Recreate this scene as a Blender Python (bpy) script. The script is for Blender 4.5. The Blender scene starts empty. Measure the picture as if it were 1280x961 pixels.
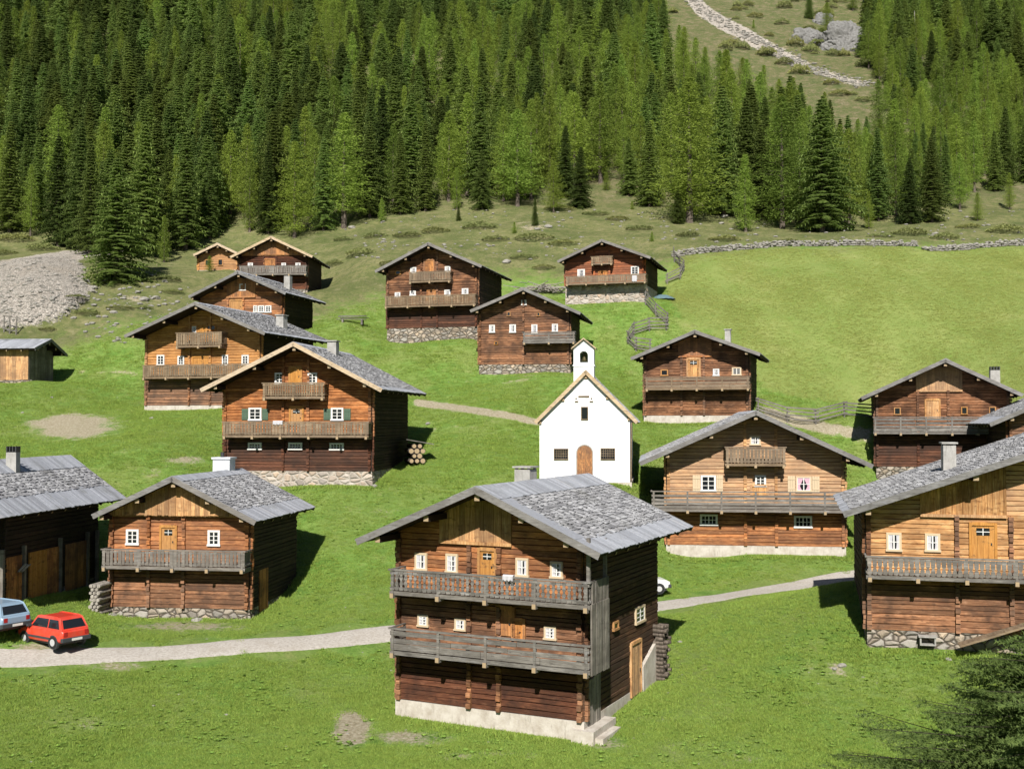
import bpy, math, random
import numpy as np
from mathutils import Vector, Matrix, noise
random.seed(7)
R = random.Random(11)
rad = math.radians
scene = bpy.context.scene
col = scene.collection
# ------------------------------------------------------------------ camera model
F = 1400.0; CX = 640.0; CY = 480.5; HORZ = 527.0
PITCH = math.atan((HORZ - CY) / F)
EYE = 14.0
cp, sp = math.cos(PITCH), math.sin(PITCH)
def ray(u, v):
    cx = (u - CX) / F; cy = (CY - v) / F
    return Vector((cx, cp - cy * sp, sp + cy * cp))
def at(u, v, Y):
    d = ray(u, v); k = Y / d.y
    return Vector((d.x * k, Y, EYE + d.z * k))
def proj(x, y, z):
    z = z - EYE
    f = y * cp + z * sp; up = -y * sp + z * cp
    return CX + F * x / f, CY - F * up / f
# ------------------------------------------------------------------ helpers
def tag(o, label=None, cat=None, group=None, kind=None):
    if label: o['label'] = label
    if cat: o['category'] = cat
    if group: o['group'] = group
    if kind: o['kind'] = kind
    return o
def empty(name, loc, rz=0.0):
    o = bpy.data.objects.new(name, None); col.objects.link(o)
    o.location = loc; o.rotation_euler = (0, 0, rz); o.empty_display_size = 0.3
    return o
class MB:
    def __init__(s): s.v = []; s.f = []; s.m = []
    def hexa(s, p, m=0):
        b = len(s.v); s.v += [tuple(q) for q in p]
        for q in ((0,3,2,1),(4,5,6,7),(0,1,5,4),(1,2,6,5),(2,3,7,6),(3,0,4,7)):
            s.f.append(tuple(b + i for i in q)); s.m.append(m)
    def box(s, x0, x1, y0, y1, z0, z1, m=0):
        s.hexa([(x0,y0,z0),(x1,y0,z0),(x1,y1,z0),(x0,y1,z0),(x0,y0,z1),(x1,y0,z1),(x1,y1,z1),(x0,y1,z1)], m)
    def bar(s, a, b, w, h, m=0, up=(0,0,1)):
        a = Vector(a); b = Vector(b); d = (b - a).normalized(); up = Vector(up)
        if abs(d.dot(up)) > 0.98: up = Vector((1,0,0))
        r = d.cross(up).normalized(); q = r.cross(d).normalized()
        c = [(-w/2,-h/2),(w/2,-h/2),(w/2,h/2),(-w/2,h/2)]
        s.hexa([a + r*x + q*y for x, y in c] + [b + r*x + q*y for x, y in c], m)
    def poly(s, pts, m=0):
        b = len(s.v); s.v += [tuple(q) for q in pts]; s.f.append(tuple(range(b, b+len(pts)))); s.m.append(m)
    def loft(s, rings, m=0, caps=True):
        n = len(rings[0]); b = len(s.v)
        for r in rings: s.v += [tuple(q) for q in r]
        for i in range(len(rings)-1):
            for j in range(n):
                k = (j+1) % n
                s.f.append((b+i*n+j, b+i*n+k, b+(i+1)*n+k, b+(i+1)*n+j)); s.m.append(m)
        if caps:
            s.f.append(tuple(b+j for j in reversed(range(n)))); s.m.append(m)
            s.f.append(tuple(b+(len(rings)-1)*n+j for j in range(n))); s.m.append(m)
    def tube(s, pts, rads, n=8, m=0):
        rings = []
        for i, p in enumerate(pts):
            p = Vector(p)
            d = (Vector(pts[min(i+1, len(pts)-1)]) - Vector(pts[max(i-1, 0)])).normalized()
            up = Vector((0,0,1)) if abs(d.z) < .9 else Vector((1,0,0))
            r = d.cross(up).normalized(); q = r.cross(d)
            rings.append([p + (r*math.cos(2*math.pi*k/n) + q*math.sin(2*math.pi*k/n))*rads[i] for k in range(n)])
        s.loft(rings, m)
    def stone(s, c, rx, ry, rz, m=0, rnd=R):
        # an irregular pebble/boulder
        b = len(s.v); ph = rnd.uniform(0, 6.28)
        N = 7; lat = (-.75, -.1, .55)
        for t in lat:
            rr = math.sqrt(1 - t*t)
            for k in range(N):
                a = ph + 2*math.pi*k/N; j = rnd.uniform(.78, 1.12)
                s.v.append((c[0]+math.cos(a)*rr*rx*j, c[1]+math.sin(a)*rr*ry*j, c[2]+t*rz*rnd.uniform(.85,1.1)))
        s.v.append((c[0]+rnd.uniform(-.2,.2)*rx, c[1], c[2]+rz*.9))
        for i in range(2):
            for k in range(N):
                k2 = (k+1) % N
                s.f.append((b+i*N+k, b+i*N+k2, b+(i+1)*N+k2, b+(i+1)*N+k)); s.m.append(m)
        for k in range(N):
            s.f.append((b+2*N+k, b+2*N+(k+1) % N, b+3*N)); s.m.append(m)
        s.f.append(tuple(b+k for k in reversed(range(N)))); s.m.append(m)
    def mesh(s, name, mats, smooth=False):
        me = bpy.data.meshes.new(name); me.from_pydata(s.v, [], s.f)
        for m in (mats if isinstance(mats, (list, tuple)) else [mats]): me.materials.append(m)
        if any(s.m): me.polygons.foreach_set('material_index', s.m)
        if smooth: me.polygons.foreach_set('use_smooth', [True]*len(s.f))
        me.update(); return me
    def build(s, name, mats, parent=None, smooth=False):
        o = bpy.data.objects.new(name, s.mesh(name, mats, smooth)); col.objects.link(o)
        if parent is not None: o.parent = parent
        return o
# ------------------------------------------------------------------ materials
class NT:
    def __init__(s, name):
        s.m = bpy.data.materials.new(name); s.m.use_nodes = True; s.t = s.m.node_tree
        s.t.nodes.clear(); s.out = s.n('ShaderNodeOutputMaterial'); s.b = s.n('ShaderNodeBsdfPrincipled')
        s.l(s.b.outputs[0], s.out.inputs[0])
    def n(s, t, **k):
        x = s.t.nodes.new(t)
        for a, b in k.items(): setattr(x, a, b)
        return x
    def l(s, a, b): s.t.links.new(a, b)
    def put(s, sock, v):
        if hasattr(v, 'is_linked') or hasattr(v, 'links'): s.l(v, sock)
        elif v is not None: sock.default_value = v
    def coord(s, scale=(1,1,1), kind='Object'):
        c = s.n('ShaderNodeTexCoord'); m = s.n('ShaderNodeMapping'); m.inputs['Scale'].default_value = scale
        s.l(c.outputs[kind], m.inputs[0]); return m.outputs[0]
    def noise(s, vec, scale=1, detail=4, rough=.55, out=0, dist=0):
        x = s.n('ShaderNodeTexNoise'); x.inputs['Scale'].default_value = scale; x.inputs['Detail'].default_value = detail
        x.inputs['Roughness'].default_value = rough; x.inputs['Distortion'].default_value = dist
        s.l(vec, x.inputs['Vector']); return x.outputs[out]
    def voro(s, vec, scale=1, feature='F1', out='Distance', rnd=1):
        x = s.n('ShaderNodeTexVoronoi', feature=feature); x.inputs['Scale'].default_value = scale
        x.inputs['Randomness'].default_value = rnd
        s.l(vec, x.inputs['Vector']); return x.outputs[out]
    def ramp(s, fac, stops, interp='LINEAR'):
        x = s.n('ShaderNodeValToRGB'); r = x.color_ramp; r.interpolation = interp
        while len(r.elements) < len(stops): r.elements.new(.5)
        for e, (p, c) in zip(r.elements, stops):
            e.position = p; e.color = (c[0], c[1], c[2], 1) if isinstance(c, (tuple, list)) else (c, c, c, 1)
        s.put(x.inputs[0], fac); return x.outputs[0]
    def mix(s, fac, a, b, mode='MIX'):
        x = s.n('ShaderNodeMix', data_type='RGBA', blend_type=mode)
        s.put(x.inputs[0], fac)
        for sock, v in ((x.inputs[6], a), (x.inputs[7], b)):
            if isinstance(v, (tuple, list)): v = (v[0], v[1], v[2], 1)
            s.put(sock, v)
        return x.outputs[2]
    def math(s, op, a, b=0.0, c=None):
        x = s.n('ShaderNodeMath', operation=op); s.put(x.inputs[0], a); s.put(x.inputs[1], b)
        if c is not None: s.put(x.inputs[2], c)
        return x.outputs[0]
    def maprange(s, v, a, b, c=0, d=1):
        x = s.n('ShaderNodeMapRange'); s.put(x.inputs[0], v)
        for i, q in enumerate((a, b, c, d)): x.inputs[i+1].default_value = q
        return x.outputs[0]
    def island(s): return s.n('ShaderNodeNewGeometry').outputs['Random Per Island']
    def objrand(s): return s.n('ShaderNodeObjectInfo').outputs['Random']
    def attr(s, name): return s.n('ShaderNodeAttribute', attribute_name=name).outputs['Fac']
    def bump(s, h, strength=.3, dist=.02):
        x = s.n('ShaderNodeBump'); x.inputs['Strength'].default_value = strength; x.inputs['Distance'].default_value = dist
        s.l(h, x.inputs['Height']); s.l(x.outputs[0], s.b.inputs['Normal']); return x
    def fin(s, colr, rough=.8, spec=.3):
        s.put(s.b.inputs['Base Color'], colr if not isinstance(colr, (tuple, list)) else (colr[0], colr[1], colr[2], 1))
        s.put(s.b.inputs['Roughness'], rough); s.b.inputs['Specular IOR Level'].default_value = spec
        return s.m
def plain(name, c, rough=.7, spec=.3, metal=0):
    t = NT(name)
    n = t.noise(t.coord((1,1,1)), 9, 5)
    c2 = t.mix(t.maprange(n, .3, .7, .12, 0), c, (c[0]*.4, c[1]*.4, c[2]*.4))
    t.b.inputs['Metallic'].default_value = metal
    return t.fin(c2, rough, spec)
def wood(name, dark, mid, light, vertical=False, var=.55, stain=0.72, stainc=(.03,.02,.015), rough=.82):
    t = NT(name)
    sc = (14, 14, .9) if vertical else (1.1, 1.1, 17)
    g = t.noise(t.coord(sc), 1.6, 6, .62, dist=.4)
    fine = t.noise(t.coord((sc[0]*3, sc[1]*3, sc[2]*3)), 2.2, 3, .6)
    c = t.ramp(g, [(.28, dark), (.5, mid), (.72, light)])
    isl = t.island()
    bri = t.maprange(isl, 0, 1, 1-var, 1+var*.75)
    c = t.mix(1.0, c, t.ramp(bri, [(0, 0.0), (1, 1.0)]) if False else t.n_rgb(bri), 'MULTIPLY')
    c = t.mix(t.maprange(fine, .35, .7, .0, .35), c, dark)
    st = t.noise(t.coord((.55, .55, .9)), 1.3, 5, .6)
    st2 = t.noise(t.coord((3.2, 3.2, 7)), 1.0, 4, .6)
    wash = t.noise(t.coord((1.7, 1.7, 5) if not vertical else (6, 6, .8)), 1.3, 5, .65)
    c = t.mix(t.maprange(wash, .54, .74, 0, .5), c, (light[0]*1.05, light[1]*1.12, light[2]*1.3))
    c = t.mix(t.maprange(st, .44, .60, 0, stain), c, stainc)
    c = t.mix(t.maprange(st2, .56, .70, 0, .7), c, stainc)
    st3 = t.noise(t.coord((.9, .9, 11) if not vertical else (9, 9, .7)), 1.4, 4, .6)
    c = t.mix(t.maprange(st3, .54, .66, 0, .6), c, dark)
    c = t.mix(t.maprange(t.objrand(), 0, 1, 0, .30), c, (mid[1]*1.1+.03, mid[1]*.95+.02, mid[1]*.8+.015))
    t.bump(g, .5, .012)
    return t.fin(c, rough, .2)
def _nrgb(s, v):
    x = s.n('ShaderNodeCombineColor')
    for i in range(3): s.l(v, x.inputs[i])
    return x.outputs[0]
NT.n_rgb = _nrgb
M = {}
# sunburnt larch timber, several ages, plus side-wall timbers with shade in their colour
M['wood_orange'] = wood('sunburnt_orange_timber', (0.175,0.054,0.016), (0.430,0.161,0.050), (0.662,0.321,0.124), stain=0.58, stainc=(.10,.035,.014))
M['wood_new']    = wood('young_orange_timber', (0.285,0.117,0.030), (0.522,0.245,0.076), (0.665,0.380,0.152), stain=0.36, var=.25, stainc=(.16,.06,.02))
M['wood_honey']  = wood('honey_timber', (0.289,0.121,0.039), (0.604,0.318,0.126), (0.720,0.509,0.251), stain=0.51, var=.35, stainc=(.16,.07,.026))
M['wood_red']    = wood('dark_red_timber', (0.054,0.017,0.009), (0.123,0.044,0.022), (0.216,0.092,0.046), stain=0.72, stainc=(.03,.014,.010))
M['wood_brown']  = wood('brown_timber', (0.115,0.043,0.019), (0.273,0.121,0.056), (0.488,0.255,0.133), stain=0.72, stainc=(.04,.02,.012))
M['wood_rust']   = wood('rust_red_timber', (0.168,0.041,0.014), (0.408,0.114,0.036), (0.528,0.192,0.066), stain=0.43, stainc=(.09,.028,.012))
M['wood_shade']  = wood('shade_toned_side_wall_timber', (.018,.011,.008), (.042,.024,.015), (.08,.048,.03), stain=0.58, stainc=(.014,.010,.008))  # dark-weathered side and back walls, colour deepened further to paint in shade
M['wood_side']   = wood('shade_toned_side_timber', (0.032,0.015,0.008), (0.084,0.042,0.022), (0.140,0.081,0.045), stain=0.72, stainc=(.03,.018,.012))  # foreground chalet's side timber, darkened so the colour carries the wall's shade
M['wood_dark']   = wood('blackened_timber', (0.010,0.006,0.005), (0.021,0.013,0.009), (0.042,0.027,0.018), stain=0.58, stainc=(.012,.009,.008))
M['board_honey'] = wood('honey_upright_boards', (0.225,0.094,0.027), (0.525,0.275,0.106), (0.720,0.463,0.213), vertical=True, var=.5, stain=0.43, stainc=(.12,.05,.02))
M['board_orange']= wood('orange_upright_boards', (0.182,0.060,0.014), (0.442,0.174,0.044), (0.650,0.323,0.104), vertical=True, var=.5, stain=0.58, stainc=(.08,.03,.013))
M['board_grey']  = wood('weathered_grey_upright_boards', (0.093,0.083,0.073), (0.207,0.186,0.160), (0.342,0.310,0.269), vertical=True, var=.4, stain=0.51, stainc=(.05,.045,.04))
M['door_new']    = wood('varnished_door_wood', (.30,.12,.02), (.46,.21,.045), (.56,.29,.08), vertical=True, var=.15, stain=0.14)
M['rail_grey']   = wood('weathered_grey_rail', (0.077,0.072,0.065), (0.181,0.168,0.151), (0.310,0.289,0.259), var=.4, stain=0.43, stainc=(.05,.045,.04))
M['rail_tan']    = wood('weathered_tan_rail', (0.096,0.066,0.037), (0.222,0.158,0.096), (0.341,0.259,0.171), var=.4, stain=0.43, stainc=(.09,.06,.035))
M['fascia_tan']  = wood('fresh_fascia_board', (.30,.21,.12), (.50,.38,.24), (.62,.50,.35), var=.12, stain=0.14)
M['fascia_grey'] = wood('grey_fascia_board', (0.095,0.095,0.093), (0.190,0.185,0.181), (0.304,0.295,0.286), var=.2, stain=0.43, stainc=(.05,.048,.045))
M['end_grain']   = plain('pale_beam_end_grain', (.34,.25,.15), .8)
def roofmat(name, a, b, c):
    t = NT(name)
    isl = t.island()
    g = t.noise(t.coord((9, 9, 9)), 1.0, 6, .65)
    cc = t.ramp(isl, [(0, a), (.45, b), (.93, c), (1.0, (.42,.42,.44))])
    cc = t.mix(t.maprange(g, .35, .75, 0, .5), cc, (a[0]*.5, a[1]*.5, a[2]*.5))
    mo = t.noise(t.coord((1,1,1)), .8, 5, .6)
    cc = t.mix(t.maprange(mo, .55, .72, 0, .4), cc, (.085,.083,.06))
    t.bump(g, .5, .012)
    return t.fin(cc, .75, .25)
M['shingle'] = roofmat('grey_roof_shingle', (0.170,0.169,0.177), (0.301,0.298,0.308), (0.501,0.501,0.511))
M['roof_board'] = roofmat('grey_roof_board', (0.260,0.266,0.293), (0.324,0.338,0.372), (0.403,0.416,0.456))
def stonemat(name, c1, c2, mortar, scale=2.6, flat=1.5):
    t = NT(name)
    co = t.coord((1, 1, flat))
    wob = t.noise(co, 3, 3, .6, out=1)
    v = t.mix(.08, co, wob)
    cell = t.voro(v, scale, 'F1', 'Color')
    edge = t.voro(v, scale, 'DISTANCE_TO_EDGE', 'Distance')
    sep = t.n('ShaderNodeSeparateColor'); t.l(cell, sep.inputs[0])
    c = t.mix(sep.outputs[0], c1, c2)
    br = t.maprange(sep.outputs[1], 0, 1, .6, 1.25)
    c = t.mix(1.0, c, t.n_rgb(br), 'MULTIPLY')
    g = t.noise(t.coord(), 18, 5, .7)
    c = t.mix(t.maprange(g, .4, .75, 0, .5), c, (c1[0]*.35, c1[1]*.35, c1[2]*.35))
    em = t.maprange(edge, .03, .10, 0, 1)
    c = t.mix(em, mortar, c)
    hgt = t.math('ADD', t.math('MULTIPLY', t.maprange(edge, 0, .22, 0, 1), 1.0), t.math('MULTIPLY', g, .35))
    t.bump(hgt, .9, .09)
    return t.fin(c, .9, .2)
M['stone'] = stonemat('rubble_stone', (.30,.28,.25), (.42,.33,.24), (.09,.075,.06))
M['stone_pale'] = stonemat('pale_mortared_stone', (.42,.38,.34), (.44,.33,.24), (.40,.36,.31), 2.2)
def concmat(name, c, dirt=(.2,.17,.13)):
    t = NT(name)
    g = t.noise(t.coord((1,1,1)), 2.2, 7, .65); g2 = t.noise(t.coord((5,5,1.2)), 1.5, 5, .6)
    cc = t.mix(t.maprange(g, .38, .68, 0, .6), c, dirt)
    cc = t.mix(t.maprange(g2, .55, .72, 0, .45), cc, (dirt[0]*.6, dirt[1]*.6, dirt[2]*.6))
    t.bump(t.noise(t.coord(), 14, 5), .5, .02)
    return t.fin(cc, .9, .2)
M['plinth'] = concmat('limewashed_plinth', (.50,.46,.41), (.26,.21,.16))
M['concrete'] = concmat('raw_concrete', (.36,.35,.33), (.18,.17,.15))
M['plaster_white'] = concmat('whitewashed_plaster', (.80,.80,.80), (.74,.74,.73))
M['chimney_white'] = concmat('pale_chimney_render', (.55,.57,.60), (.42,.43,.45))
M['rock'] = concmat('pale_rock', (.31,.295,.265), (.11,.10,.085))
M['cliff'] = concmat('grey_cliff_rock', (.21,.205,.20), (.055,.055,.045))
M['white'] = plain('white_window_paint', (.64,.63,.60), .5)
M['cream'] = plain('cream_casing_wood', (.52,.41,.27), .7)
M['green_paint'] = plain('green_shutter_paint', (.07,.115,.075), .6)
M['curtain'] = plain('white_curtain_cloth', (.46,.45,.47), .9)
M['pink'] = plain('pink_curtain_cloth', (.55,.33,.40), .9)
M['iron'] = plain('dark_iron', (.03,.03,.032), .5, .5)
M['bronze'] = plain('bell_bronze', (.09,.075,.035), .4, .5, .8)
M['tarp'] = plain('blue_green_tarpaulin', (.10,.16,.18), .6, .3)
M['cloth_dark'] = plain('dark_cloth', (.03,.035,.05), .9)
t = NT('dark_window_glass'); t.b.inputs['Roughness'].default_value = .08
M['glass'] = t.fin((.012,.014,.017), .08, .6)
def carpaint(name, c):
    t = NT(name); t.b.inputs['Coat Weight'].default_value = .6; t.b.inputs['Coat Roughness'].default_value = .12
    n = t.noise(t.coord(), 3, 5); cc = t.mix(t.maprange(n, .4, .75, 0, .18), c, (.25,.22,.18))
    return t.fin(cc, .38, .4)
M['car_red'] = carpaint('red_car_paint', (.62,.045,.022))
M['car_silver'] = carpaint('silver_car_paint', (.22,.32,.43))
M['car_white'] = carpaint('white_car_paint', (.74,.74,.74))
M['rubber'] = plain('black_tyre_rubber', (.018,.018,.019), .8)
M['plastic'] = plain('dark_grey_bumper_plastic', (.045,.05,.055), .6)
M['rim'] = plain('steel_wheel_rim', (.45,.45,.46), .4, .5)
M['red_lamp'] = plain('red_lamp_lens', (.35,.02,.02), .25, .5)
# foliage
def leafmat(name, c1, c2, hue=.25, trans=.25):
    t = NT(name)
    o = t.objrand(); i = t.island()
    c = t.mix(t.maprange(i, 0, 1, 0, 1), c1, c2)
    k = t.maprange(o, 0, 1, 1-hue, 1+hue)
    c = t.mix(1.0, c, t.n_rgb(k), 'MULTIPLY')
    ob = t.n('ShaderNodeObjectInfo').outputs['Random']
    w = t.math('FRACT', t.math('MULTIPLY', ob, 7.31), 0)
    c = t.mix(t.maprange(w, 0, 1, 0, .35), c, (c2[0]*1.25, c2[1]*.95, c2[2]*.7))
    t.fin(c, .75, .15)
    tr = t.n('ShaderNodeBsdfTranslucent'); t.l(c, tr.inputs[0])
    mx = t.n('ShaderNodeMixShader'); mx.inputs[0].default_value = trans
    t.l(t.b.outputs[0], mx.inputs[1]); t.l(tr.outputs[0], mx.inputs[2]); t.l(mx.outputs[0], t.out.inputs[0])
    return t.m
M['spruce'] = leafmat('dark_spruce_needles', (.118,.188,.058), (.215,.295,.082), .45, .5)
M['larch'] = leafmat('fresh_larch_needles', (.160,.250,.044), (.260,.360,.068), .30, .5)
M['shrub'] = leafmat('juniper_needles', (.150,.185,.065), (.240,.265,.100), .25)
M['grassblade'] = leafmat('meadow_grass_blades', (.190,.325,.052), (.330,.440,.110), .2, .45)
def barkmat(name, a, b):
    t = NT(name); g = t.noise(t.coord((6,6,1.2)), 2, 6, .65)
    t.bump(g, .6, .03); return t.fin(t.ramp(g, [(.35, a), (.65, b)]), .9, .1)
M['bark'] = barkmat('grey_brown_bark', (.05,.04,.032), (.17,.14,.115))
M['twig'] = barkmat('dark_green_twig_bark', (.020,.022,.012), (.05,.045,.03))
M['dead'] = barkmat('bleached_dead_wood', (.18,.16,.14), (.38,.35,.31))
# ------------------------------------------------------------------ terrain: thin plate through surveyed points
CTRL = []
def cpt(u, v, d): p = at(u, v, d); CTRL.append((p.x, p.y, p.z))
def cw(x, y, z): CTRL.append((x, y, z + EYE))
for a in [(-200,960,37),(150,961,38.5),(400,961,38.5),(640,961,38),(1000,961,38),(1280,961,38),(1500,961,37),
          (1100,860,43.5),(930,850,44.5),(0,880,42),(200,880,43.4),(400,862,46),(-300,850,47),
          (-200,835,45.5),(0,823,46.5),(100,817,47.3),(300,803,49.5),(485,790,52),(640,776,54.7),(830,757,58),(1000,733,61),(1100,720,62.5),(1250,700,64),
          (70,800,48.3),(110,765,53),(400,740,58),(420,690,62),(430,640,66),(60,566,74),(200,560,73),(50,520,84),(20,480,92),
          (150,428,101),(20,405,105),(0,345,122),(60,330,124),(110,350,118),(200,352,118),(430,400,104),(445,330,128),(560,300,138),
          (660,292,140),(900,300,131),(1090,298,131),(1280,297,131),(1500,295,131),(590,522,83),(600,562,76.5),(560,640,68),
          (830,575,79),(1000,533,86),(1070,530,87),(870,512,93),(960,492,90),(1088,517,84.5),(1350,470,92),(900,380,111),(1050,380,110),
          (1280,385,108),(900,330,122),(1050,318,125),(1280,316,125),(1500,320,125),(850,330,122),
          (0,300,144),(-200,300,142),(150,300,146),(300,290,150),(500,268,156),(760,254,162),(900,283,147),(1050,288,145),(1200,262,156),(1400,262,156)]: cpt(*a)
for x in (-260,-130,0,130,260):
    for y, z in ((230,73),(330,135),(430,190),(520,235)):
        cw(x, y, z + (6 if x == -130 else 0) + (-5 if x == 130 else 0))
for x in (-110,0,110):
    cw(x, 25, -12.0); cw(x, 9, -7.6); cw(x, -3, -1.9); cw(x, -40, 13)
for x in (-150, 160):
    cw(x, 50, -9); cw(x, 100, 8)
HOUSES = []   # filled with geometry specs so their corners can be surveyed too
class Frame:
    """local frame of a building: x to the right along the front, y inward, z up"""
    def __init__(s, ref, a, uR=None, W=None, sref=0, yref=0):
        s.a = rad(a); s.r = Vector((math.cos(s.a), math.sin(s.a), 0)); s.i = Vector((-math.sin(s.a), math.cos(s.a), 0))
        p = at(*ref); s.O = p - s.r*sref - s.i*yref
        s.W = W if W else s.P(uR, ref[1])[0]
    def P(s, u, v, off=0.0):
        d = ray(u, v); c = Vector((0, 0, EYE)); q = s.O - s.i*off
        k = (q - c).dot(s.i) / d.dot(s.i); w = c + d*k - s.O
        return w.dot(s.r), w.z
    def S(s, u, v, x):
        """on the side plane local x"""
        d = ray(u, v); c = Vector((0, 0, EYE)); q = s.O + s.r*x
        k = (q - c).dot(s.r) / d.dot(s.r); w = c + d*k - s.O
        return w.dot(s.i), w.z
    def world(s, x, y, z=0): return s.O + s.r*x + s.i*y + Vector((0,0,z))
FR = {
 'A': (Frame((497,893,43.6), -25.5, uR=729), 8.4),
 'C': (Frame((138,770,55), -8, uR=311), 6.8),
 'D': (Frame((280,606,71), -8.5, uR=464), 9.3),
 'R': (Frame((182,512,88), -17, uR=325), 8.6),
 'S': (Frame((249,430,101), -13, uR=353), 6.6),
 'T': (Frame((299,366,120), -3, uR=383.5), 6.8),
 'Q': (Frame((247.5,339,127), -4, uR=297), 4.0),
 'N': (Frame((484,427,102), -15, uR=596.5), 8.0),
 'O': (Frame((599,467,95), -10, uR=711.6), 7.5),
 'P': (Frame((707,380,110), -17, uR=805), 7.6),
 'I': (Frame((806,528,86), -16.5, uR=936), 7.6),
 'E': (Frame((834,690,66), -7, uR=1056), 9.5),
 'F': (Frame((1084,806,46), -14, W=13.0), 8.5),
 'G': (Frame((1095.5,598,80), -16, uR=1263), 8.0),
 'K': (Frame((35.5,476,92), 86, W=4.2), 8.0),
 'B': (Frame((121,724,59), -5.5, W=9.0, sref=9.0, yref=9.2), 9.2),
 'J': (Frame((1262,600,70), -14, W=9.0), 8.0),
 'Z': (Frame((674.5,604,70), -7.3, uR=787.4), 8.5),
}
for k, (fr, L) in FR.items():
    slope = .18 if k not in 'A' else .05
    if k in ('B',):
        for x, y in ((9,9.2),(9,5),(9,0),(0,0)):
            p = fr.world(x, y); CTRL.append(tuple(p))
        continue
    for x, y in ((0,0),(fr.W/2,0),(fr.W,0)):
        p = fr.world(x, y, 0); CTRL.append(tuple(p))
    for x in (0, fr.W):
        p = fr.world(x, L, slope*L*(0.9 if k != 'J' else .6)); CTRL.append(tuple(p))
C = np.array(CTRL); SC = 60.0
X = C[:, :2] / SC
def U(r2): return np.where(r2 > 0, r2*np.log(r2 + 1e-12)*.5, 0)
n = len(C)
K = U(((X[:, None] - X[None])**2).sum(-1)) + np.eye(n)*2e-4
P_ = np.hstack([np.ones((n,1)), X])
A_ = np.vstack([np.hstack([K, P_]), np.hstack([P_.T, np.zeros((3,3))])])
sol = np.linalg.solve(A_, np.concatenate([C[:, 2], np.zeros(3)]))
def tps(x, y):
    q = np.stack([x, y], -1)/SC; out = np.empty(len(q))
    for i in range(0, len(q), 20000):
        b = q[i:i+20000]
        out[i:i+20000] = U(((b[:, None] - X[None])**2).sum(-1)) @ sol[:n] + sol[n] + b @ sol[n+1:]
    return out
def axis(segs):
    o = [segs[0][0]]
    for a, b, st in segs:
        k = max(1, round((b-a)/st)); o += [a + (b-a)*(i+1)/k for i in range(k)]
    return np.array(o)
gx = axis([(-320,-130,6),(-130,-62,1.3),(-62,62,.6),(62,130,1.3),(130,320,6)])
gy = axis([(-40,30,2.5),(30,100,.5),(100,175,1.0),(175,330,2.5),(330,520,8)])
GX, GY = np.meshgrid(gx, gy)
GZ = tps(GX.ravel(), GY.ravel()).reshape(GX.shape)
nz = np.empty(GX.size); xr, yr = GX.ravel(), GY.ravel()
for i in range(len(xr)):
    x, y = float(xr[i]), float(yr[i])
    far = min(1, max(0, (y-112)/40.0)); vf = min(1, max(0, (y-165)/60.0))
    h = .10*noise.noise((x*.16, y*.16, 0)) + .035*noise.noise((x*.7, y*.7, 3))
    if far > 0: h += far*(.55*noise.noise((x*.13, y*.13, 5)) + .22*abs(noise.noise((x*.5, y*.5, 9))))
    if vf > 0: h += vf*3.0*noise.noise((x*.03, y*.03, 1))
    nz[i] = h
GZ += nz.reshape(GX.shape)
def gz(x, y):
    i = min(max(int(np.searchsorted(gx, x)) - 1, 0), len(gx)-2); j = min(max(int(np.searchsorted(gy, y)) - 1, 0), len(gy)-2)
    fx = (x-gx[i])/(gx[i+1]-gx[i]); fy = (y-gy[j])/(gy[j+1]-gy[j])
    a, b, c, d = GZ[j,i], GZ[j,i+1], GZ[j+1,i], GZ[j+1,i+1]
    if fx + fy <= 1: return float(a + fx*(b-a) + fy*(c-a))
    return float(d + (1-fx)*(c-d) + (1-fy)*(b-d))
def hit(u, v, lo=30, hi=420):
    d = ray(u, v); y = lo; st = .5; prev = lo
    while y < hi:
        if EYE + d.z/d.y*y < gz(d.x/d.y*y, y):
            a, b = prev, y
            for _ in range(12):
                m = (a+b)/2
                if EYE + d.z/d.y*m < gz(d.x/d.y*m, m): b = m
                else: a = m
            y = b; break
        prev = y; y += st
    return Vector((d.x/d.y*y, y, gz(d.x/d.y*y, y)))
# region masks baked on the ground (what grows or lies there)
def ppoly(u, v, poly):
    c = False; j = len(poly)-1
    for i in range(len(poly)):
        xi, yi = poly[i]; xj, yj = poly[j]
        if (yi > v) != (yj > v) and u < (xj-xi)*(v-yi)/(yj-yi)+xi: c = not c
        j = i
    return c
def segd(u, v, pts):
    best = 1e9
    for (a, b), (c, d) in zip(pts[:-1], pts[1:]):
        L2 = (c-a)**2+(d-b)**2; t_ = max(0, min(1, ((u-a)*(c-a)+(v-b)*(d-b))/L2))
        best = min(best, math.hypot(u-a-t_*(c-a), v-b-t_*(d-b)))
    return best
WALLPX = [(842,321),(870,317),(910,313),(944,310.5),(1022,307.5),(1076,306.5),(1110,307),(1147,308),(1158,313),(1190,313),(1230,309),(1290,306),(1360,304)]
FIELD = [(848,324),(870,318),(944,312),(1022,309),(1147,309),(1158,314),(1300,308),(1400,306),(1400,540),(1270,530),(1088,510),(1050,505),(960,490),(940,470),(900,420),(845,405),(838,380),(832,350)]
ALPTOP = [(-50,300),(0,295),(100,345),(190,345),(240,325),(280,300),(360,295),(430,280),(470,268),(560,262),(640,262),(700,258),(760,242),(800,250),(830,275),(1000,290),(1080,285),(1150,270),(1200,250),(1300,225)]
ALP = [(-60,330),(100,345),(230,330),(430,280),(560,262),(760,240),(830,275),(1050,285),(1200,250),(1400,220),(1400,306),(1147,306),(944,309),(850,322),(830,340),(700,352),(640,340),(560,350),(480,372),(420,388),(340,430),(230,398),(190,398),(160,408),(120,420),(60,445),(-60,440)]
GRAVEL = [(-80,335),(40,322),(85,318),(108,335),(104,352),(120,365),(98,385),(76,402),(30,408),(-80,415)]
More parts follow.
